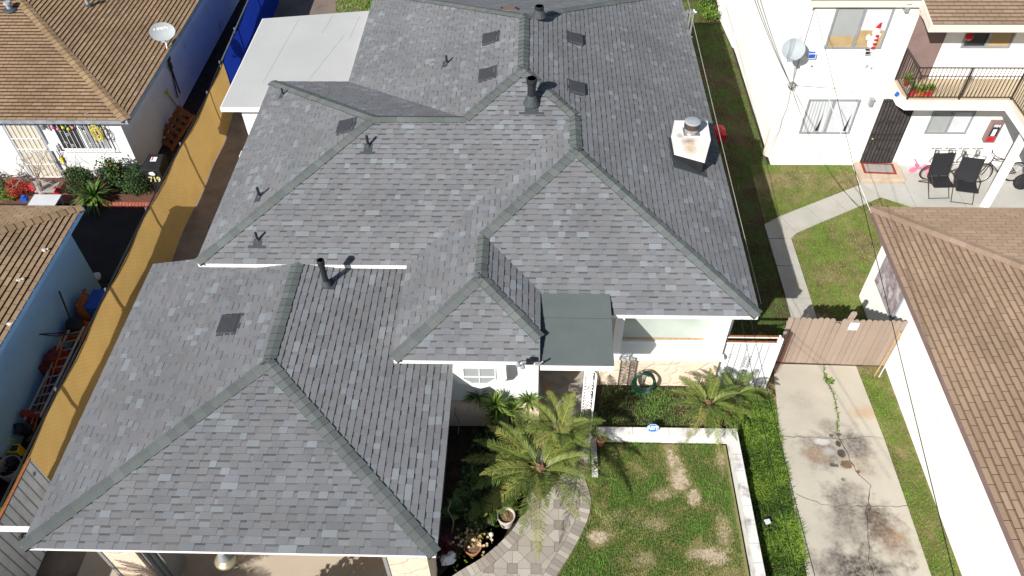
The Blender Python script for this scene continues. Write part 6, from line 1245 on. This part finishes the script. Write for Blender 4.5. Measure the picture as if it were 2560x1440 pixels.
bush('dark_foliage', 'dark leafy plants filling the shaded bed between garage and palms', V((-1.15, 8.6, .35)), (.45, .9, .35), 1800, 'leaf_bush', 101, .11, 'plants')
bush('dark_foliage', 'dark plants in the shade under the spiky yuccas by the stone wall', V((-.75, 9.75, .35)), (.65, .35, .35), 1500, 'leaf_bush', 102, .10, 'plants')
bush('added_shade_bush', 'unseen bush added left of the garage pillar to shade the garage floor', V((-8.15, 4.75, .95)), (.8, .6, .95), 9000, 'leaf_bush', 47, .13)  # out of view, added to darken the left of the garage floor

# ------------------------------------------------------------------ overhead wires
def wire(name, label, a, b, sag, rad, m, group='overhead wires'):
    a, b = V(a), V(b); n = 24; q = MB(); q.tube([a+(b-a)*(i/n)-V((0, 0, sag*4*(i/n)*(1-i/n))) for i in range(n+1)], rad, 5); return tag(q.build(name, m), label, 'cable', group)
def ext(a, b, k): return a+(b-a)*k
knot = aty(1977, 212, AY-.12)
a_, b_ = at(2040, 30, 5.4), at(2385, 1440, 6.6); wire('overhead_cable', 'long black cable running down the whole right side over the driveway', a_, ext(a_, b_, 1.25), .0, .0065, 'cable')
a_, b_ = at(1730, 40, 3.9), at(1903, 760, 2.6); wire('overhead_cable', 'gray cable hanging just outside the right eave of the gray roof', ext(b_, a_, 1.25), b_, .06, .010, 'cable_gray')
wire('overhead_cable', 'black cable from the front fascia across the driveway, the outer right one', V((4.72, 11.30, 2.9)), ext(V((4.72, 11.30, 2.9)), at(2042, 1440, 5.0), 1.3), .1, .006, 'cable')
wire('overhead_cable', 'black cable from the front fascia over the ground cover, the inner left one', V((4.52, 11.30, 2.9)), ext(V((4.52, 11.30, 2.9)), at(1998, 1440, 5.0), 1.3), .12, .006, 'cable')
for i, (u, lab) in enumerate(((1890, 'black cable of the bundle reaching the cream wall, leftmost strand'), (1896, 'black cable of the bundle reaching the cream wall, middle strand'), (1904, 'black cable of the bundle reaching the cream wall, right strand'))):
    b_ = at(u, 0, 7.2); wire('overhead_cable', lab, ext(knot, b_, 1.2), knot+V((.0, 0, .0)), .1, .007, 'cable')
for i, (u, v, z, lab) in enumerate(((2148, 520, 2.4, 'black cable from the wire knot down to the brown roof corner, left strand'), (2156, 522, 2.45, 'black cable from the wire knot down to the brown roof corner, right strand'))):
    wire('overhead_cable', lab, knot, at(u, v, z), .35+.12*i, .006, 'cable')
wire('overhead_cable', 'white cable slanting over the lawn to the tip of the brown roof', at(2072, 247, 3.6), at(2178, 532, 2.5), .05, .008, 'cable_white')
t = thing('wire_knot', knot, 'tangle of looped black wires on the cream wall near the building corner', 'wire tangle'); q = MB(); r = random.Random(5)
for k in range(6): q.tube([knot+V((r.uniform(.06, .14)*math.cos(a)+.03, -.02*k, r.uniform(.08, .12)*math.sin(a))) for a in [i*.6 for i in range(11)]], .005, 4)
q.build('loops', 'cable', t)
q = MB(); pts = [aty(u, v, AY-.02) for u, v in ((2037, 20), (2010, 110), (1982, 205), (1968, 270), (1955, 300), (1948, 330), (1935, 345), (1912, 383))]; q.tube(pts, .009, 5); q.tube([knot, aty(2100, 222, AY-.02), aty(2190, 240, AY-.02), aty(2240, 250, AY-.02)], .006, 4)
tag(q.build('wall_cable', 'cable_gray'), 'gray cable fixed down the corner of the cream wall', 'cable')
# unseen palm, and a bush added to throw rounded shade into the garage
palm('date_palm', 'palm standing in front of the garage just below the photo edge', V((-8.1, 4.5, 0)), 1.75, 30, 1.5, 44, .3)
bush('added_shade_bush', 'large unseen round bush added in front of the garage to shade its floor', V((-4.45, 4.9, .95)), (.95, .62, .95), 9000, 'leaf_bush', 45, .13)
q = MB()
for i in range(9): q.box((4.6+i*.11, 26.0, 1.2), (4.66+i*.11, 26.03, 2.3))
q.box((4.55, 25.97, 1.25), (5.6, 25.999, 1.3)); q.box((4.55, 25.97, 2.2), (5.6, 25.999, 2.25)); tag(q.build('picket_panel', 'white'), 'white slatted panel behind the far right corner of the gray roof', 'panel')
